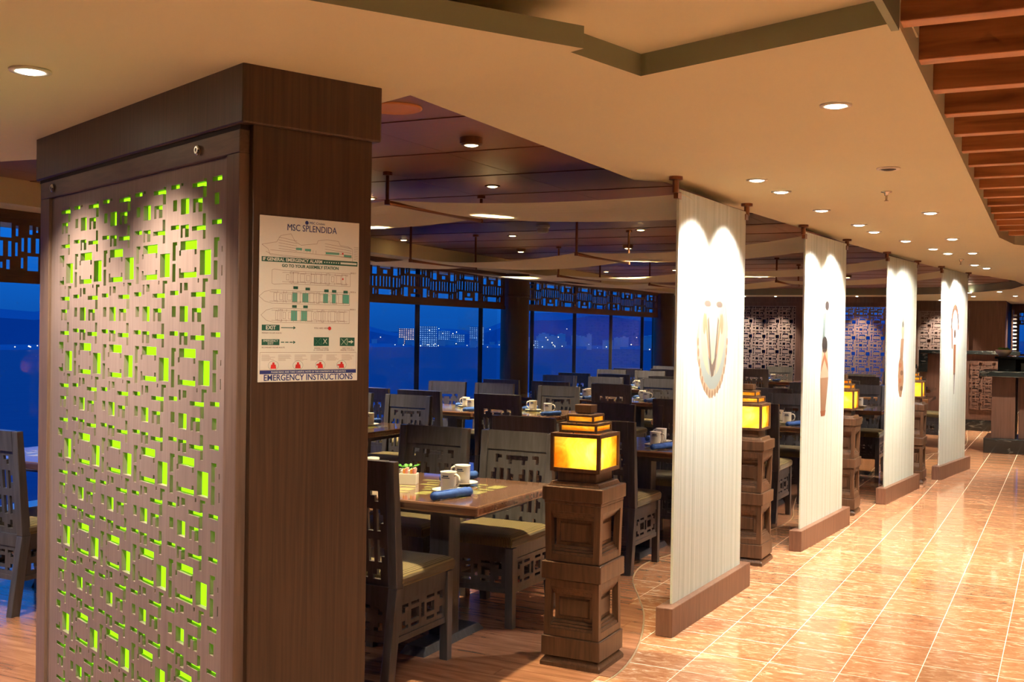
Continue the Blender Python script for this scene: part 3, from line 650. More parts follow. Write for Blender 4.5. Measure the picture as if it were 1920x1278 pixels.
# ------------------------------------------------------------------ lantern posts
def lantern(i, x, y):
    e = empty('lantern_post', (x, y, 0)); tag(e, 'carved wood post with stepped glowing amber lantern, %s from the pillar' % ORD[i], 'lantern post', 'lantern posts')
    b = lambda w, W, z0, z1: (-w, w, -w, w, z0, -W, W, -W, W, z1)
    MB().frus(*b(.150, .150, 0, .022)).frus(*b(.150, .128, .022, .048)).obj('foot', 'post', e, bev=.003)
    MB().frus(*b(.146, .146, .050, .140)).obj('base_block', 'post', e, bev=.004)
    def shaft(z0, z1, wt, wb_, name):
        mb = MB(); h = z1 - z0; c = .098
        mb.frus(*b(c, c, z0, z1)); 
        for sx in (-1, 1):
            for sy in (-1, 1):
                a0, a1 = sorted((sx * (wb_ - .032), sx * wb_)); c0, c1 = sorted((sy * (wb_ - .032), sy * wb_)); A0, A1 = sorted((sx * (wt - .032), sx * wt)); C0, C1 = sorted((sy * (wt - .032), sy * wt))
                mb.frus(a0, a1, c0, c1, z0, A0, A1, C0, C1, z1)
        mb.frus(*b(wb_, wb_ - .001, z0, z0 + .035)); mb.frus(*b(wt - .001, wt, z1 - .035, z1))
        o = mb.obj(name, 'post', e, bev=.002)
        for k in range(3):
            ww = wb_ - .004 - .009 * k; MB().frus(*b(ww, ww - .003, z0 + .035 + .012 * k, z0 + .046 + .012 * k)).obj('moulding', 'post', o, bev=.001)
            W2 = wt - .004 - .009 * k; MB().frus(*b(W2 - .003, W2, z1 - .046 - .012 * k, z1 - .035 - .012 * k)).obj('moulding', 'post', o, bev=.001)
        for a in range(4):
            pm = MB()
            for (u0, u1, v0, v1, d) in ((-.078, .078, z0 + .085, z1 - .085, .106),):
                k = len(pm.v); R = [(u0, v0), (u1, v0), (u1, v1), (u0, v1)]; ca, sa = math.cos(a * math.pi / 2), math.sin(a * math.pi / 2)
                for dd, sh in ((.098, 0), (d, .008)):
                    for (u, v) in R:
                        uu = u - math.copysign(sh, u); vv = v + (sh if v == v0 else -sh); pm.v.append((dd * ca - uu * sa, dd * sa + uu * ca, vv))
                for f in ((4, 5, 6, 7), (0, 1, 5, 4), (1, 2, 6, 5), (2, 3, 7, 6), (3, 0, 4, 7)): pm.f.append(tuple(k + q for q in f)); pm.mi.append(0)
            pm.obj('raised_panel', 'post', o)
    shaft(.142, .402, .134, .138, 'lower_shaft')
    MB().frus(*b(.148, .148, .404, .484)).obj('middle_block', 'post', e, bev=.004)
    shaft(.486, .752, .140, .134, 'upper_shaft')
    MB().frus(*b(.142, .142, .752, .768)).frus(*b(.150, .150, .768, .832)).obj('cap_block', 'post', e, bev=.004)
    MB().frus(*b(.128, .120, .832, .852)).frus(*b(.098, .096, .852, .900)).obj('neck', 'post', e, bev=.003)
    def tier(w, z0, z1, bar, name):
        mb = MB()
        for sx in (-1, 1):
            for sy in (-1, 1):
                a0, a1 = sorted((sx * (w - bar), sx * w)); c0, c1 = sorted((sy * (w - bar), sy * w)); mb.box(a0, a1, c0, c1, z0, z1)
        for zz in ((z0, z0 + bar), (z1 - bar, z1)):
            for s in (-1, 1):
                a0, a1 = sorted((s * (w - bar), s * w)); mb.box(-w + bar, w - bar, a0, a1, *zz); mb.box(a0, a1, -w + bar, w - bar, *zz)
        o = mb.obj(name, 'post', e, bev=.001); q = w - bar * .6
        for a in range(4):
            ca, sa = math.cos(a * math.pi / 2), math.sin(a * math.pi / 2); T = lambda u, d, z: (d * ca - u * sa, d * sa + u * ca, z)
            u = w - bar * .8; pmb = MB().quad(T(-u, q, z0 + bar * .8), T(u, q, z0 + bar * .8), T(u, q, z1 - bar * .8), T(-u, q, z1 - bar * .8)); po = pmb.obj('amber_pane', 'amber', o)
        return o
    tier(.124, .900, 1.076, .017, 'lantern_body'); MB().frus(*b(.112, .112, .896, .902)).obj('lantern_floor', 'post', e)
    tier(.094, 1.078, 1.122, .011, 'upper_tier'); tier(.067, 1.122, 1.160, .009, 'top_tier'); MB().frus(*b(.040, .040, 1.168, 1.205)).frus(*b(.066, .066, 1.158, 1.163)).frus(*b(.030, .030, 1.160, 1.170)).obj('finial', 'post', e, bev=.002)
    l = bpy.data.lights.new('lantern_bulb', 'POINT'); l.energy = LANT_W; l.color = (1, .78, .42); l.shadow_soft_size = .022; lo = bpy.data.objects.new('lantern_bulb', l); COL.objects.link(lo); lo.location = (x + .045, y - .045, .99)
    l = bpy.data.lights.new('lantern_bulb', 'POINT'); l.energy = LANT_W * .10; l.color = (1, .78, .42); l.shadow_soft_size = .01; lo = bpy.data.objects.new('lantern_bulb', l); COL.objects.link(lo); lo.location = (x, y, 1.115)
LANT_W = 1.8
for i, (x, y) in enumerate(((-2.01, 4.72), (-1.94, 7.37), (-1.76, 9.83), (-1.48, 12.27))): lantern(i, x, y)

# ------------------------------------------------------------------ chairs
BK = [(3.4, 6.3, 1.7, 3), (3.4, 4.7, 3, 4.6), (8.2, 17.8, 1.9, 3.5), (9.3, 10.8, 3.5, 5), (15.2, 16.7, 3.5, 5), (19.7, 22.6, 1.7, 3), (21.3, 22.6, 3, 4.6),
      (2.9, 4.2, 6.6, 12.8), (1.8, 2.9, 8.2, 10.6), (5.5, 7.5, 6.6, 12.8), (9, 10.4, 6.6, 12.8), (10.4, 11.8, 8.4, 11), (15.6, 17, 6.6, 12.8), (14.2, 15.6, 8.4, 11), (18.5, 20.5, 6.6, 12.8), (21.8, 23.1, 6.6, 12.8), (23.1, 24.2, 8.2, 10.6)]
BK = BK + [(a, b, 28 - d, 28 - c) for a, b, c, d in BK]
AP = [(1.5, 4.5, 1.2, 2.3), (1.5, 3, 2.3, 3.8), (1.5, 4.5, 7.7, 8.8), (1.5, 3, 6.2, 7.7), (6, 10, 1.2, 2.2), (6, 10, 3.4, 6.6), (6, 10, 7.8, 8.8), (11.2, 12.8, 2.8, 7.2)]
AP = AP + [(24 - b, 24 - a, c, d) for a, b, c, d in AP if b < 11]
def chair_proto():
    e = empty('dining_chair'); hw = .23
    for s in (-1, 1):
        mb = MB(); x0, x1 = sorted((s * hw, s * (hw - .044)))
        mb.frus(x0, x1, -.03, .022, 0, x0, x1, .03, .085, .42); mb.frus(x0, x1, .03, .085, .42, x0, x1, -.008, .030, .975); mb.obj('leg', 'chair', e, bev=.003)
        mb = MB(); mb.frus(x0 + (0 if s < 0 else .002), x1, .462, .505, 0, x0, x1, .46, .508, .42); mb.obj('leg', 'chair', e, bev=.003)
    def board(name, mb, loc, rx=0, rz=0):
        o = mb.obj(name, 'chair', e); o.location = loc; o.rotation_euler = (rx, 0, rz); return o
    sl = math.atan2(.046, .555)
    wi = hw - .044
    hs = [(-wi + 2 * wi * a / 26, -wi + 2 * wi * b / 26, .445 - .445 * d / 28, .445 - .445 * c / 28) for a, b, c, d in BK]
    board('backrest', fret(-wi, wi, 0, .445, .016, hs), (0, .046, .425), sl)
    board('top_rail', MB().box(-wi, wi, -.006, .026, .445, .552), (0, .042, .425), sl)
    for s in (-1, 1):
        h2 = [(.075 + .39 * a / 24, .075 + .39 * b / 24, .355 - .145 * d / 10, .355 - .145 * c / 10) for a, b, c, d in AP]
        board('side_panel', fret(.06, .475, .205, .36, .012, h2), (s * (hw - .016), 0, 0), 0, math.pi / 2)
        board('side_rail', MB().box(.06, .475, -.012, .012, .36, .425).box(.06, .475, -.012, .012, .18, .206), (s * (hw - .022), 0, 0), 0, math.pi / 2)
    for yy in (.035, .475):
        h2 = [(-wi + .01 + (2 * wi - .02) * a / 24, -wi + .01 + (2 * wi - .02) * b / 24, .355 - .145 * d / 10, .355 - .145 * c / 10) for a, b, c, d in AP]
        o = fret(-wi, wi, .205, .36, .012, h2); o.box(-wi, wi, -.004, .018, .36, .425).box(-wi, wi, -.004, .018, .18, .206); board('front_panel' if yy > .2 else 'rear_panel', o, (0, yy, 0))
    c = MB(); n = 8
    for k, (ins, z) in enumerate(((0, .425), (-.004, .44), (-.004, .462), (.006, .476), (.03, .486), (.09, .492))):
        c.v += [(-.228 + ins, .075 + ins * .6, z), (.228 - ins, .075 + ins * .6, z), (.228 - ins, .520 - ins, z), (-.228 + ins, .520 - ins, z)]
        if k:
            for q in range(4): c.f.append((4 * k - 4 + q, 4 * k - 4 + (q + 1) % 4, 4 * k + (q + 1) % 4, 4 * k + q)); c.mi.append(0)
    c.f.append((20, 21, 22, 23)); c.mi.append(0); c.obj('seat_cushion', 'cushion', e, smooth=False, bev=.004)
    return e
proto = chair_proto(); used = [False]
def chair(x, y, facing, label, rz=0, group='dining chairs'):
    o = proto if not used[0] else copy_tree(proto); used[0] = True
    o.location = (x, y, 0); o.rotation_euler.z = (0 if facing > 0 else math.pi) + rz
    return tag(o, label, 'chair', group)

# ------------------------------------------------------------------ tables and settings
INL = [(1, 6, 1, 2), (1, 2, 2, 5), (3, 5, 3, 5), (7, 9, 1, 4), (10, 15, 1, 2), (11, 14, 3, 4), (6, 8, 5, 6), (9, 12, 5, 6), (13, 15, 5, 8), (1, 4, 6, 7), (5, 8, 7, 8), (9, 11, 7, 10), (1, 2, 8, 11), (3, 6, 9, 10), (7, 8, 9, 12), (12, 15, 9, 10), (3, 6, 11, 12), (9, 12, 11, 12), (13, 15, 11, 14), (1, 5, 13, 14), (6, 8, 13, 15), (9, 12, 13, 14)]
M['inlay'] = plain('green_inlay', (.40, .38, .12), .14, coat=.7)
ZT = .76
def table(cx, cy, L, phrase, D=.87):
    e = empty('dining_table', (cx, cy, 0)); tag(e, 'glossy brown dining table with green inlay, %s' % phrase, 'table', 'dining tables'); h = L / 2
    MB().box(-h, h, -D / 2, D / 2, ZT - .045, ZT).obj('table_top', 'table', e, bev=.010)
    nb = max(1, round((L - .3) / .55)); mb = MB(); uw = (L - .3) / nb
    for k in range(nb):
        for a, b, c, d in INL:
            x0 = -h + .15 + uw * (k + a / 16); x1 = -h + .15 + uw * (k + b / 16); y0 = -.28 + .56 * c / 16; y1 = -.28 + .56 * d / 16; mb.quad((x0, y0, ZT + .0006), (x1, y0, ZT + .0006), (x1, y1, ZT + .0006), (x0, y1, ZT + .0006))
    mb.obj('inlay', 'inlay', e)
    MB().box(-h + .10, h - .10, -.28, .28, ZT - .085, ZT - .046).obj('apron', 'chair', e)
    lx = (0,) if L < 1 else (-h + .42, h - .42)
    for q in lx: MB().box(q - .055, q + .055, -.055, .055, .04, ZT - .085).obj('leg', 'chair', e, bev=.004); MB().frus(q - .07, q + .07, -.30, .30, 0, q - .055, q + .055, -.26, .26, .04).obj('foot', 'chair', e, bev=.004)
mug_body = MB().lathe([(0, .002), (.030, 0), (.036, .006), (.038, .03), (.039, .09), (.041, .096), (.038, .096), (.0365, .09), (.034, .012), (0, .010)], 24).mesh('mug_body', 'ceramic', True)
mug_handle = MB().tube([(.036, 0, .078), (.050, 0, .084), (.064, 0, .076), (.069, 0, .058), (.064, 0, .038), (.052, 0, .026), (.037, 0, .024)], .0055, 8).mesh('handle', 'ceramic', True)
mb = MB()
for k in range(7):
    a0, a1 = math.radians(-115 + 9 * k), math.radians(-115 + 9 * k + 9); r = .0394
    mb.quad((r * math.cos(a0), r * math.sin(a0), .066), (r * math.cos(a1), r * math.sin(a1), .066), (r * math.cos(a1), r * math.sin(a1), .070), (r * math.cos(a0), r * math.sin(a0), .070))
    if 1 <= k <= 5: mb.quad((r * math.cos(a0), r * math.sin(a0), .073), (r * math.cos(a1), r * math.sin(a1), .073), (r * math.cos(a1), r * math.sin(a1), .080), (r * math.cos(a0), r * math.sin(a0), .080))
mug_print = mb.mesh('printed_mark', 'print')
saucer_me = MB().lathe([(0, .003), (.035, 0), (.040, .002), (.062, .010), (.078, .016), (.080, .018), (.076, .018), (.055, .011), (.035, .007), (0, .007)], 32).mesh('saucer', 'ceramic', True)
spoon_me = MB().tube([(-.01, -.06, .012), (.01, .0, .010), (.025, .045, .012), (.03, .06, .014), (.032, .07, .014), (.034, .08, .012)], [.002, .002, .003, .009, .010, .004], 8).mesh('teaspoon', 'chrome', True)
nb_ = MB(); pts = [(-.125 + .25 * k / 12, .002 * math.sin(k * 1.7), .0205 + .001 * math.sin(k)) for k in range(13)]; nb_.tube(pts, [.0165 + .0006 * k * .6 + .0010 * math.sin(k * 2.1) for k in range(13)], 14)
napkin_me = nb_.mesh('roll', 'napkin', True)
flap_me = MB().box(-.115, .11, .004, .013, .030, .0405).mesh('flap', 'napkin')
def setting(x, y, facing, who, mug_dx=.10, mug_dy=None):
    """cup, saucer and rolled napkin for one seat; y is the table centre"""
    s = 1 if facing > 0 else -1; mx = x + mug_dx * s; my = y - s * .13
    o = link('saucer', saucer_me, loc=(mx, my, ZT)); tag(o, 'white saucer under the mug, %s' % who, 'saucer', 'saucers')
    e = empty('mug', (mx, my, ZT + .007), math.radians(random.uniform(-25, 25) + 5) if s > 0 else math.radians(165 + random.uniform(-20, 20))); tag(e, 'white mug with printed mark, %s' % who, 'mug', 'mugs')
    link('mug_body', mug_body, e); link('handle', mug_handle, e); p = link('printed_mark', mug_print, e); p.rotation_euler.z = -e.rotation_euler.z
    e = empty('napkin', (mx + s * .10, my - s * .14, ZT), math.radians(78 + random.uniform(-7, 7))); tag(e, 'rolled blue napkin, %s' % who, 'napkin', 'rolled napkins')
    link('roll', napkin_me, e); link('flap', flap_me, e)
    return mx, my
def caddy(x, y, ph):
    e = empty('sugar_caddy', (x, y, ZT), math.radians(20)); tag(e, 'white sugar caddy with paper sachets, %s' % ph, 'sugar caddy', 'sugar caddies')
    mb = MB(); mb.box(-.045, .045, -.032, -.028, 0, .055).box(-.045, .045, .028, .032, 0, .055).box(-.045, -.041, -.028, .028, 0, .055).box(.041, .045, -.028, .028, 0, .055).box(-.041, .041, -.028, .028, 0, .005); mb.obj('tray', 'ceramic', e, bev=.002)
    for k in range(6): MB().box(-.038 + .0125 * k, -.029 + .0125 * k, -.024, .024, .006, .070 + .006 * (k % 3)).obj('sachet', ('signwhite', 'sachet_orange', 'sachet_pink')[k % 3], e)
    e = empty('salt_shaker', (x - .085, y + .01, ZT)); tag(e, 'small salt shaker with metal cap, %s' % ph, 'shaker', 'shakers')
    MB().lathe([(0, 0), (.018, 0), (.020, .01), (.016, .05), (.016, .055), (0, .055)], 16).obj('jar', 'ceramic', e, smooth=True); MB().lathe([(.017, .055), (.017, .066), (.010, .074), (0, .075)], 16).obj('cap', 'chrome', e, smooth=True)
    e = empty('flower_pot', (x - .07, y + .10, ZT)); tag(e, 'small white pot of green leaves, %s' % ph, 'pot plant', 'pots of leaves')
    MB().frus(-.028, .028, -.028, .028, 0, -.036, .036, -.036, .036, .062).obj('pot', 'ceramic', e, bev=.002)
    for k in range(9):
        a = k * 2.4; r = .012 + .02 * random.random(); q = MB(); cx, cy = r * math.cos(a), r * math.sin(a); dx, dy = math.cos(a), math.sin(a); z = .06
        q.v += [(cx, cy, z), (cx + .02 * dx - .012 * dy, cy + .02 * dy + .012 * dx, z + .018), (cx + .042 * dx, cy + .042 * dy, z + .022), (cx + .02 * dx + .012 * dy, cy + .02 * dy - .012 * dx, z + .018), (cx + .02 * dx, cy + .02 * dy, z + .024)]
        for f in ((0, 3, 4), (3, 2, 4), (2, 1, 4), (1, 0, 4)): q.f.append(f); q.mi.append(0)
        q.obj('leaf', 'leaf', e)
M['sachet_orange'] = plain('sachet_orange', (.75, .30, .06), .6); M['sachet_pink'] = plain('sachet_pink', (.7, .25, .22), .6); M['leaf'] = plain('green_leaf', (.05, .22, .02), .5)
# (centre x, centre y, length, phrase, [(seat x, back y, facing, which)], caddy?)
TB = [(-3.02, 4.68, 1.40, 'table by the nearest lantern post', [(-2.79, 3.94, 1, 'near'), (-3.31, 5.53, -1, 'far left'), (-2.76, 5.53, -1, 'far right')], -2.97),
      (-2.92, 7.30, 1.40, 'second table along the glass panels', [(-3.21, 6.48, 1, 'near left'), (-2.67, 6.52, 1, 'near right'), (-3.26, 8.12, -1, 'far left'), (-2.62, 8.14, -1, 'far right')], -3.05),
      (-2.64, 9.76, 1.40, 'third table along the glass panels', [(-2.95, 8.92, 1, 'near left'), (-2.33, 8.93, 1, 'near right'), (-2.93, 10.58, -1, 'far left'), (-2.36, 10.58, -1, 'far right')], None),
      (-2.42, 12.32, 1.40, 'fourth table along the glass panels', [(-2.80, 11.5, 1, 'near left'), (-2.72, 13.1, -1, 'far left'), (-2.08, 13.06, -1, 'far right')], None),
      (-2.25, 14.95, 1.40, 'fifth table along the glass panels', [(-2.55, 14.12, 1, 'near left'), (-2.55, 15.75, -1, 'far left'), (-1.95, 15.8, -1, 'far right')], None),
      (-2.5, 17.5, 1.40, 'table nearest the back wall screens', [(-2.74, 16.66, 1, 'near left'), (-2.15, 16.66, 1, 'near right'), (-2.4, 18.3, -1, 'far')], None),
      (-5.20, 4.70, 1.30, 'table at far left beyond the pillar', [(-5.12, 3.93, 1, 'near')], None),
      (-5.32, 7.18, 1.30, 'first window table beside the pillar', [(-5.66, 8.0, -1, 'far left'), (-5.04, 7.97, -1, 'far right')], None),
      (-5.68, 9.47, 1.30, 'second window table', [(-5.94, 8.66, 1, 'near left'), (-5.34, 8.60, 1, 'near right'), (-6.02, 10.30, -1, 'far left'), (-5.44, 10.30, -1, 'far right')], -5.75),
      (-4.58, 9.45, .84, 'first small middle table', [(-4.50, 8.55, 1, 'near'), (-4.68, 10.28, -1, 'far')], None),
      (-5.48, 11.92, 1.30, 'third window table', [(-5.80, 11.12, 1, 'near left'), (-5.17, 11.1, 1, 'near right'), (-5.80, 12.76, -1, 'far left'), (-5.15, 12.72, -1, 'far right')], None),
      (-4.42, 11.92, .84, 'second small middle table', [(-4.42, 11.05, 1, 'near'), (-4.46, 12.73, -1, 'far')], -4.6),
      (-5.72, 14.42, 1.30, 'fourth window table', [(-5.97, 13.58, 1, 'near left'), (-5.41, 13.62, 1, 'near right'), (-6.08, 15.24, -1, 'far left'), (-5.46, 15.2, -1, 'far right')], None),
      (-4.60, 14.3, .84, 'third small middle table', [(-4.63, 13.46, 1, 'near'), (-4.62, 15.1, -1, 'far')], None),
      (-5.82, 16.75, 1.30, 'fifth window table', [(-6.10, 15.93, 1, 'near left'), (-5.5, 15.93, 1, 'near right'), (-6.0, 17.5, -1, 'far left'), (-5.45, 17.5, -1, 'far right')], None),
      (-4.55, 18.4, 1.0, 'dark table before the left wall screen', [(-4.55, 17.6, 1, 'near'), (-4.5, 19.2, -1, 'far')], None)]
for cx, cy, L, ph, seats, cad in TB:
    table(cx, cy, L, ph)
    for x, yb_, f, wh in seats:
        chair(x, yb_, f, 'dark wood fretwork chair, %s seat of the %s' % (wh, ph), random.uniform(-.03, .03))
        setting(x, cy, f, '%s place of the %s' % (wh, ph), .14 if f > 0 else -.04)
    if cad is not None: caddy(cad, cy + .02, 'on the ' + ph)
link('teaspoon', spoon_me, loc=(-2.57, 4.56, ZT + .006)); tag(bpy.data.objects['teaspoon'], 'small metal teaspoon on the saucer by the nearest lantern post', 'teaspoon')
chair(-1.42, 16.35, 1, 'dark wood fretwork chair turned sideways beside the fourth glass panel', math.radians(75))

# ------------------------------------------------------------------ downlights
def downlight(x, y, z, target, watts, angle, label, warm=False, r=.055, can=0, lit=True, cat='downlight', group='recessed ceiling downlights'):
    e = empty('ceiling_downlight', (x, y, z)); tag(e, label, cat, group)
    if can: MB().lathe([(0, 0), (r * 1.1, 0), (r * 1.1, -can), (r * .7, -can), (r * .7, -can + .004), (0, -can + .004)], 24).obj('housing', 'browntrim', e)
    mb = MB().lathe([(r * .62, -.002 - can), (r * .72, -.008 - can), (r * .98, -.007 - can), (r, -.001 - can), (r * .98, .0 - can)], 28); mb.obj('trim_ring', 'browntrim' if warm else 'trimring', e, smooth=True)
    MB().lathe([(0, -.0125 - can), (r * .4, -.0115 - can), (r * .64, -.007 - can), (r * .66, -.003 - can)], 24).obj('lens', ('lenswarm' if warm else 'lens') if lit else 'dark', e)
    if lit and watts:
        spot('downlight_lamp', (x, y, z - .020 - can), target, watts, angle, WARM2 if warm else (NEUTRAL if 'glass panel' in label and 'aimed' in label else WARM))
PL = [(-1.45, 5.60, 0), (-1.44, 6.09, 0), (-1.34, 8.01, 1), (-1.32, 8.55, 1), (-1.08, 10.25, 2), (-1.01, 10.8, 2), (-.90, 12.45, 3), (-.82, 13.0, 3)]
PY = [(5.62, 6.2), (8.2, 8.78), (10.8, 11.4), (12.9, 13.5)]
for k, (x, y, i) in enumerate(PL):
    x0 = PANELS[i][0]; ty = PY[i][k % 2]
    downlight(x, y, zc(y), (x0, ty, 1.35), SPOT_W * .85, 90, 'bright downlight aimed at the %s glass panel, %s of its pair' % (ORD[i], ('nearer', 'farther')[k % 2]))
for x, y, lab in ((-.74, 3.91, 'large bright downlight nearest the cream ceiling step'), (-1.41, 7.05, 'bright downlight above the gap after the first glass panel'), (-.80, 7.39, 'bright downlight close to the wooden beams'), (-1.2, 9.39, 'bright downlight above the gap after the second glass panel'), (-.84, 9.3, 'bright downlight near the end of the wooden beams'), (-.80, 10.8, 'bright downlight beside the far sprinkler')):
    downlight(x, y, zc(y), (x + .15, y, 0), SPOT_W * 1.05, 96, lab)
downlight(-.78, 5.44, zc(5.44), None, 0, 0, 'unlit round ceiling fitting with dark centre above the walkway', lit=False)
for x, y, lab in ((-1.47, 19.34, 'small far downlight left of the pair over the bar'), (-1.52, 20.9, 'small far downlight nearest the bar wall'), (-1.0, 18.98, 'small far downlight over the rear bar counter'), (-.84, 20.7, 'small far downlight at the right edge over the bar'), (-.4, 15.2, 'small downlight over the front of the bar')):
    downlight(x, y, zc(y), (x, y, 0), SPOT_W * 1.5, 100, lab)
for x, y, s, lab in ((.9, 4.4, 1, 'nearest downlight among the beams right of the picture'), (.9, 6.8, 1, 'middle downlight among the beams right of the picture'), (1.0, 9.2, 1, 'last downlight among the beams right of the picture'), (.6, 2.2, 1, 'downlight among the beams above the viewer'), (.4, 13, 1, 'downlight between the beams and the bar'), (2.4, 5.5, 1, 'downlight among the beams farthest from the glass panels'), (-.3, .4, 0, 'downlight in the upper tray above the viewer')):    # the walkway goes on to the right of the picture
    downlight(x, y, 2.37 if s else 2.42, (x - .1, y, 0), SPOT_W * 1.5, 110, lab)
BR = [(-3.28, 6.13, 0), (-6.03, 9.38, 0), (-4.73, 9.26, 0), (-5.37, 10.72, 1), (-3.37, 9.07, 0), (-4.06, 10.56, 1), (-6.02, 14.8, 0), (-6.28, 16.89, 0), (-4.92, 14.62, 0), (-4.19, 16.44, 0), (-2.07, 14.08, 0), (-2.86, 16.24, 1), (-2.58, 4.6, 1), (-4.4, 6.4, 0), (-5.2, 5.2, 0), (-3.0, 11.6, 0), (-4.7, 12.4, 0), (-2.9, 18.6, 0), (-4.8, 18.6, 0), (-5.7, 7.4, 0)]
BL = ['brown ceiling downlight above the sail of the first glass panel', 'brown ceiling downlight glowing beside the pillar near the window soffit', 'brown ceiling downlight just left of the smoke detector', 'brown can downlight below and left of the smoke detector', 'brown ceiling downlight right of the smoke detector', 'brown can downlight beside the hanger right of the smoke detector', 'brown ceiling downlight over the fourth window table', 'brown ceiling downlight over the fifth window table', 'brown ceiling downlight beside the first panel\'s left edge, far back', 'brown ceiling downlight seen between first and second glass panels', 'brown ceiling downlight right behind the third glass panel', 'brown can downlight between second and third glass panels', 'brown can downlight nearest the pillar', 'brown ceiling downlight hidden behind the pillar top', 'brown ceiling downlight over the far left table', 'brown ceiling downlight behind the first glass panel', 'brown ceiling downlight over the middle of the dining room', 'brown ceiling downlight close to the back wall, right', 'brown ceiling downlight close to the back wall, left', 'brown ceiling downlight over the first window table']
for (x, y, can), lab in zip(BR, BL): downlight(x, y, zb(y), (x, y, 0), SPOT_W * (3.2 if 'first glass panel' in lab and 'sail' in lab else 1.8), 84, lab, True, .05, .03 if can else 0)
downlight(-2.25, 22.7, zc(22.7), (-2.25, 23.16, 1.0), SPOT_W * .8, 80, 'added wall washing downlight brightening the screen behind the bar', r=.035)  # extra lamp put in to brighten the bar screen
downlight(-.55, 23.6, zc(23.6), (-.9, 23.9, .8), SPOT_W * .8, 95, 'added small downlight warming the wall return beyond the bar', r=.035)  # extra warm lamp put in against the blue cast on the wall
for k, x in enumerate((-6.2, -5.6, -5.0, -4.1, -3.5)): downlight(x, 20.85, zc(20.85), (x, 21.25, .6), SPOT_W * .55, 70, 'small wall washing downlight over the back wall screens, number %s from the left' % ('one', 'two', 'three', 'four', 'five')[k], r=.035)
# over the front of the pillar
downlight(-2.77, 2.25, 2.30, (-2.66, 2.62, 0), SPOT_W * .95, 100, 'large bright downlight in the ceiling left of the pillar', r=.06)
downlight(-3.49, 2.55, 2.30, (-3.38, 2.92, 0), SPOT_W * .95, 100, 'downlight over the pillar screen outside the picture', r=.06)
downlight(-4.75, 2.95, 2.30, (-4.7, 3.1, 0), SPOT_W * 1.3, 95, 'downlight over the far left floor outside the picture', r=.06)
downlight(-1.0, 1.2, 2.42, (-1.6, 2.2, .6), SPOT_W * .8, 90, 'downlight above the viewer outside the picture', r=.06)

def sprinkler(x, y, z, lab):
    e = empty('sprinkler', (x, y, z)); tag(e, lab, 'sprinkler', 'sprinklers')
    MB().lathe([(0, 0), (.030, 0), (.030, -.004), (.012, -.008), (.010, -.022), (0, -.022)], 16).obj('escutcheon', 'chrome', e, smooth=True); MB().tube([(0, 0, -.02), (0, 0, -.05)], .006, 8).obj('stem', 'brass', e); MB().lathe([(0, -.050), (.012, -.050), (.012, -.053), (0, -.053)], 12).obj('deflector', 'brass', e)
sprinkler(-.91, 6.29, zc(6.29), 'brass sprinkler head hanging below the unlit ceiling fitting'); sprinkler(-.97, 11.65, zc(11.65), 'small far sprinkler head over the walkway')
e = empty('smoke_detector', (-4.05, 8.5, zb(8.5))); tag(e, 'white round smoke detector on the brown ceiling', 'detector')
MB().lathe([(0, 0), (.062, 0), (.062, -.018), (.058, -.022), (0, -.022)], 28).obj('mount', 'white', e, smooth=False); MB().lathe([(.046, -.022), (.050, -.050), (.040, -.064), (0, -.066)], 28).obj('sensor_cover', 'white', e, smooth=False)
e = empty('ceiling_speaker', (-2.54, 3.86, zb(3.86))); tag(e, 'round copper coloured speaker grille in the brown ceiling', 'speaker')
M['speaker'] = plain('speaker_grille', (.50, .20, .06), .5); MB().lathe([(0, -.003), (.085, -.004), (.10, -.006)], 36).obj('grille', 'speaker', e); MB().lathe([(.10, -.006), (.112, -.009), (.12, -.004), (.12, 0)], 36).obj('rim', 'speaker', e, smooth=True)

# ------------------------------------------------------------------ bar
e = empty('bar_counter', (-1.0, 15.9, 0)); tag(e, 'wood bar counter with black marble plinth and top at right edge', 'bar counter')
MB().box(0, 2.6, 0, .9, 0, .20).obj('plinth', 'blackmarble', e, bev=.01); MB().box(.09, .38, .06, .85, .20, 1.02).box(.42, 2.5, .14, .8, .20, 1.02).obj('body', 'wallwood', e, bev=.004)
MB().box(-.06, 2.7, -.08, .95, 1.02, 1.10).obj('worktop', 'blackmarble', e, bev=.012)
e = empty('display_case', (-.86, 16.3, 1.10)); tag(e, 'black marble display case with glass front on the bar', 'display case')
MB().box(0, .22, 0, .5, 0, .155).obj('side_block', 'blackmarble', e, bev=.004); MB().box(.22, 2.2, .06, .068, 0, .155).obj('glass_front', 'pane', e); MB().box(-.04, 2.3, -.02, .52, .155, .19).obj('shelf_top', 'blackmarble', e, bev=.006); MB().box(.22, 2.2, .47, .5, 0, .155).obj('rear_board', 'framev', e)
M['sachet_tan'] = plain('tan_box', (.55, .36, .18), .6)
for k in range(4):
    b = empty('food_box', (-.48 + .27 * k, 16.58, 1.10)); tag(b, 'small %s box in the bar display case, %s from the left' % (('pale', 'tan')[k % 2], ORD[k]), 'box', 'boxes in the display case')
    MB().box(-.10, .10, -.07, .07, 0, .08).obj('carton', 'sachet_tan' if k % 2 else 'ceramic', b, bev=.004); MB().box(-.104, .104, -.074, .074, .08, .10).obj('lid', 'ceramic', b, bev=.004)
e = empty('rear_counter', (-2.25, 19.5, 0)); tag(e, 'tall dark wood counter with black marble top behind the dining chairs', 'counter')
MB().box(.12, 1.45, .06, .6, .18, 1.26).obj('body', 'wallwood', e); MB().box(.1, 1.5, .04, .62, 0, .18).obj('plinth', 'blackmarble', e); MB().box(0, 1.55, 0, .66, 1.26, 1.32).obj('worktop', 'blackmarble', e, bev=.006); MB().box(0, .14, .0, .6, .95, 1.26).obj('end_block', 'blackmarble', e)
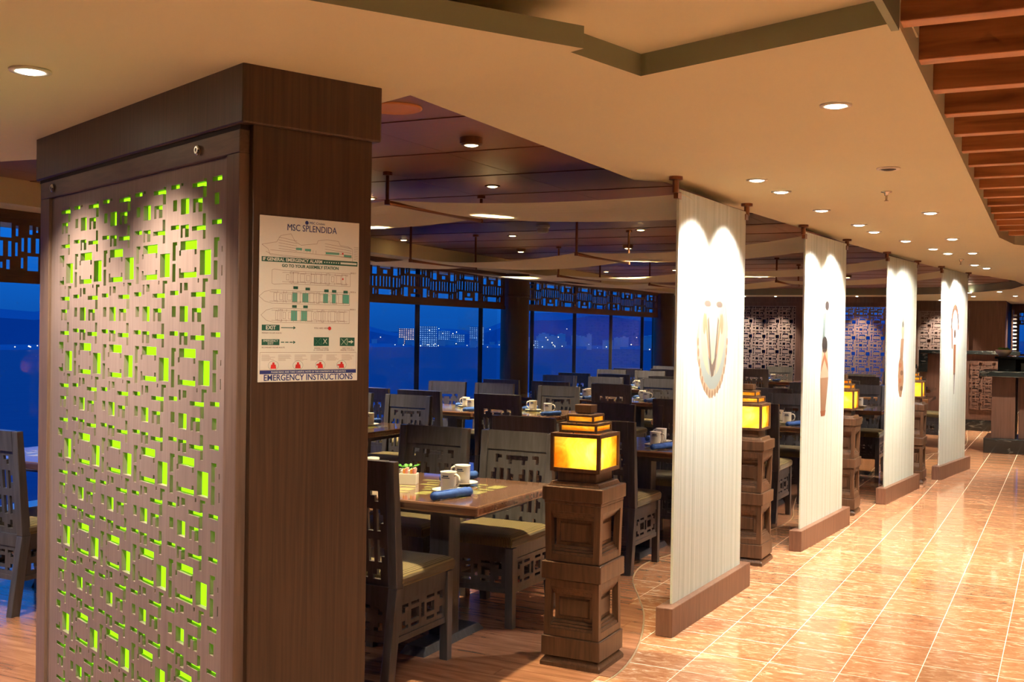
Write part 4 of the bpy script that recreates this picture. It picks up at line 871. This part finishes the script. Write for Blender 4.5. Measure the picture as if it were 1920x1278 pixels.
fp = fret(.8, 1.2, .35, 1.15, .02, tile_holes(UNIT, .2, .22, .8, 1.15, (0, 2), (0, 4), 20, 24)).obj('fretwork_inset', 'wallwood', e); fp.location.y = .035
e = empty('side_shelf', (-2.62, 18.95, 0)); tag(e, 'short black marble topped stand left of the tall counter', 'stand'); MB().box(0, .32, 0, .4, 0, 1.0).obj('body', 'wallwood', e); MB().box(-.03, .36, -.03, .43, 1.0, 1.08).obj('worktop', 'blackmarble', e, bev=.006)
for x, y, z, lab in ((-.80, 16.45, 1.29, 'white bowl heaped with green leaves on the display case, left'), (-.10, 16.45, 1.29, 'white bowl on the display case at the right edge')):
    e = empty('serving_bowl', (x, y, z)); tag(e, lab, 'bowl', 'serving bowls')
    MB().lathe([(0, 0), (.05, 0), (.10, .05), (.105, .09), (.10, .09), (.09, .05), (0, .02)], 20).obj('bowl', 'ceramic', e, smooth=True)
    for k in range(8):
        a = k * 2.4; q = MB(); r = .05; q.v = [(r * math.cos(a), r * math.sin(a), .07), (r * math.cos(a) + .03, r * math.sin(a), .10), (r * math.cos(a), r * math.sin(a) + .04, .12), (r * math.cos(a) - .03, r * math.sin(a) + .01, .10)]; q.f = [(0, 1, 2, 3)]; q.mi = [0]; q.obj('leaf', 'leaf' if x < -.5 else 'ceramic', e)

# ------------------------------------------------------------------ outside: sea, far shore
SEA = -20
o = MB().box(-9000, 3000, -3000, 9000, SEA - 1, SEA).obj('sea', 'sea'); o['kind'] = 'stuff'; o['label'] = 'calm blue sea at dusk outside the windows'; o['category'] = 'sea'
def hill(name, pts, mat, label):
    mb = MB(); n = len(pts)
    for (x, y, h) in pts: mb.v += [(x * .985, y * .985, SEA), (x, y, SEA + h * .75), (x * 1.06, y * 1.06, SEA + h), (x * 1.3, y * 1.3, SEA)]
    for k in range(n - 1):
        for q in range(3): a = k * 4 + q; mb.f.append((a, a + 1, a + 5, a + 4)); mb.mi.append(0)
    tag(mb.obj(name, mat), label, 'hills')
S = [(-1100, 200), (-732, 570), (-715, 800), (-690, 1005), (-650, 1080), (-608, 1151), (-560, 1190), (-530, 1215), (-438, 1300), (-300, 1400), (-100, 1500)]
pts = []
for k in range(len(S) - 1):
    for q in range(8):
        t = q / 8; x = S[k][0] + (S[k + 1][0] - S[k][0]) * t; y = S[k][1] + (S[k + 1][1] - S[k][1]) * t; d = math.hypot(x, y)
        ang = math.atan2(-x, y); base = 12 + 5 * math.sin(ang * 31) + 3 * math.sin(ang * 83 + 1)
        if ang < .50: base += 34 * min(1, (.50 - ang) / .1)
        if ang > .85: base += 8
        pts.append((x, y, base))
hill('far_hills', [(x * 1.12, y * 1.12, h + 10) for x, y, h in pts], 'hill', 'dark hillside along the far shore')
hill('shore_strip', [(x, y, 2.5) for x, y, h in pts], 'hill', 'low dark strip of land at the far waterline')
def building(name, x, y, wd, h, mat, label, group=None, d=12):
    e = empty(name, (x, y, SEA), math.atan2(-x, y)); tag(e, label, 'building', group)
    MB().box(-wd / 2, wd / 2, -d / 2, d / 2, 0, h).obj('wall', mat, e); MB().box(-wd / 2 - .3, wd / 2 + .3, -d / 2 - .3, d / 2 + .3, h, h + .5).obj('roof', 'house', e)
    if h > 12: MB().box(-wd / 5, wd / 8, -2, 2, h + .5, h + 1.6).obj('roof_plant', 'house', e)
building('apartment_tower', -695, 1091, 20, 20.5, 'tower_warm', 'far tower block with warm lit windows across the water')
building('apartment_tower', -652, 1068, 20, 23.5, 'tower_cool', 'wide pale far tower right of the warm lit tower')
building('apartment_tower', -636, 1155, 17, 24, 'tower_cool', 'pale far tower just left of the first round column')
building('apartment_tower', -693, 1173, 15, 18, 'tower_cool', 'small far block beside the wide pale tower')
building('apartment_tower', -686, 1196, 17, 14, 'tower_cool', 'low far block between the pale towers')
building('waterfront_hall', -553, 1143, 19, 9, 'tower_cool', 'pale long hall on the far shore right of the round column', None, 10)
rr = random.Random(3)
for k in range(46):
    t = rr.random(); px = -760 + 330 * t; a = .60 - .27 * t; D_ = 1240 + 130 * rr.random(); x, y = -D_ * math.sin(a), D_ * math.cos(a)
    building('shore_house', x, y, rr.uniform(5, 13), rr.uniform(5, 10) + (9 * rr.random() if a < .48 else 0), 'house', 'small pale house among many on the far shore', 'far shore houses', 8)
for k in range(60):
    a = rr.uniform(.33, .62) if k < 46 else rr.uniform(.80, .92); D_ = rr.uniform(1195, 1240) if k < 46 else rr.uniform(900, 920)
    z = SEA + (rr.uniform(2, 5) if rr.random() < .6 else rr.uniform(5, 24)); r = rr.uniform(.25, .55)
    o = MB().lathe([(0, -r), (r * .7, -r * .7), (r, 0), (r * .7, r * .7), (0, r)], 8).obj('shore_lamp', 'citylight', loc=(-D_ * math.sin(a), D_ * math.cos(a), z)); tag(o, 'tiny bright light on the far shore', 'light', 'far shore lights')
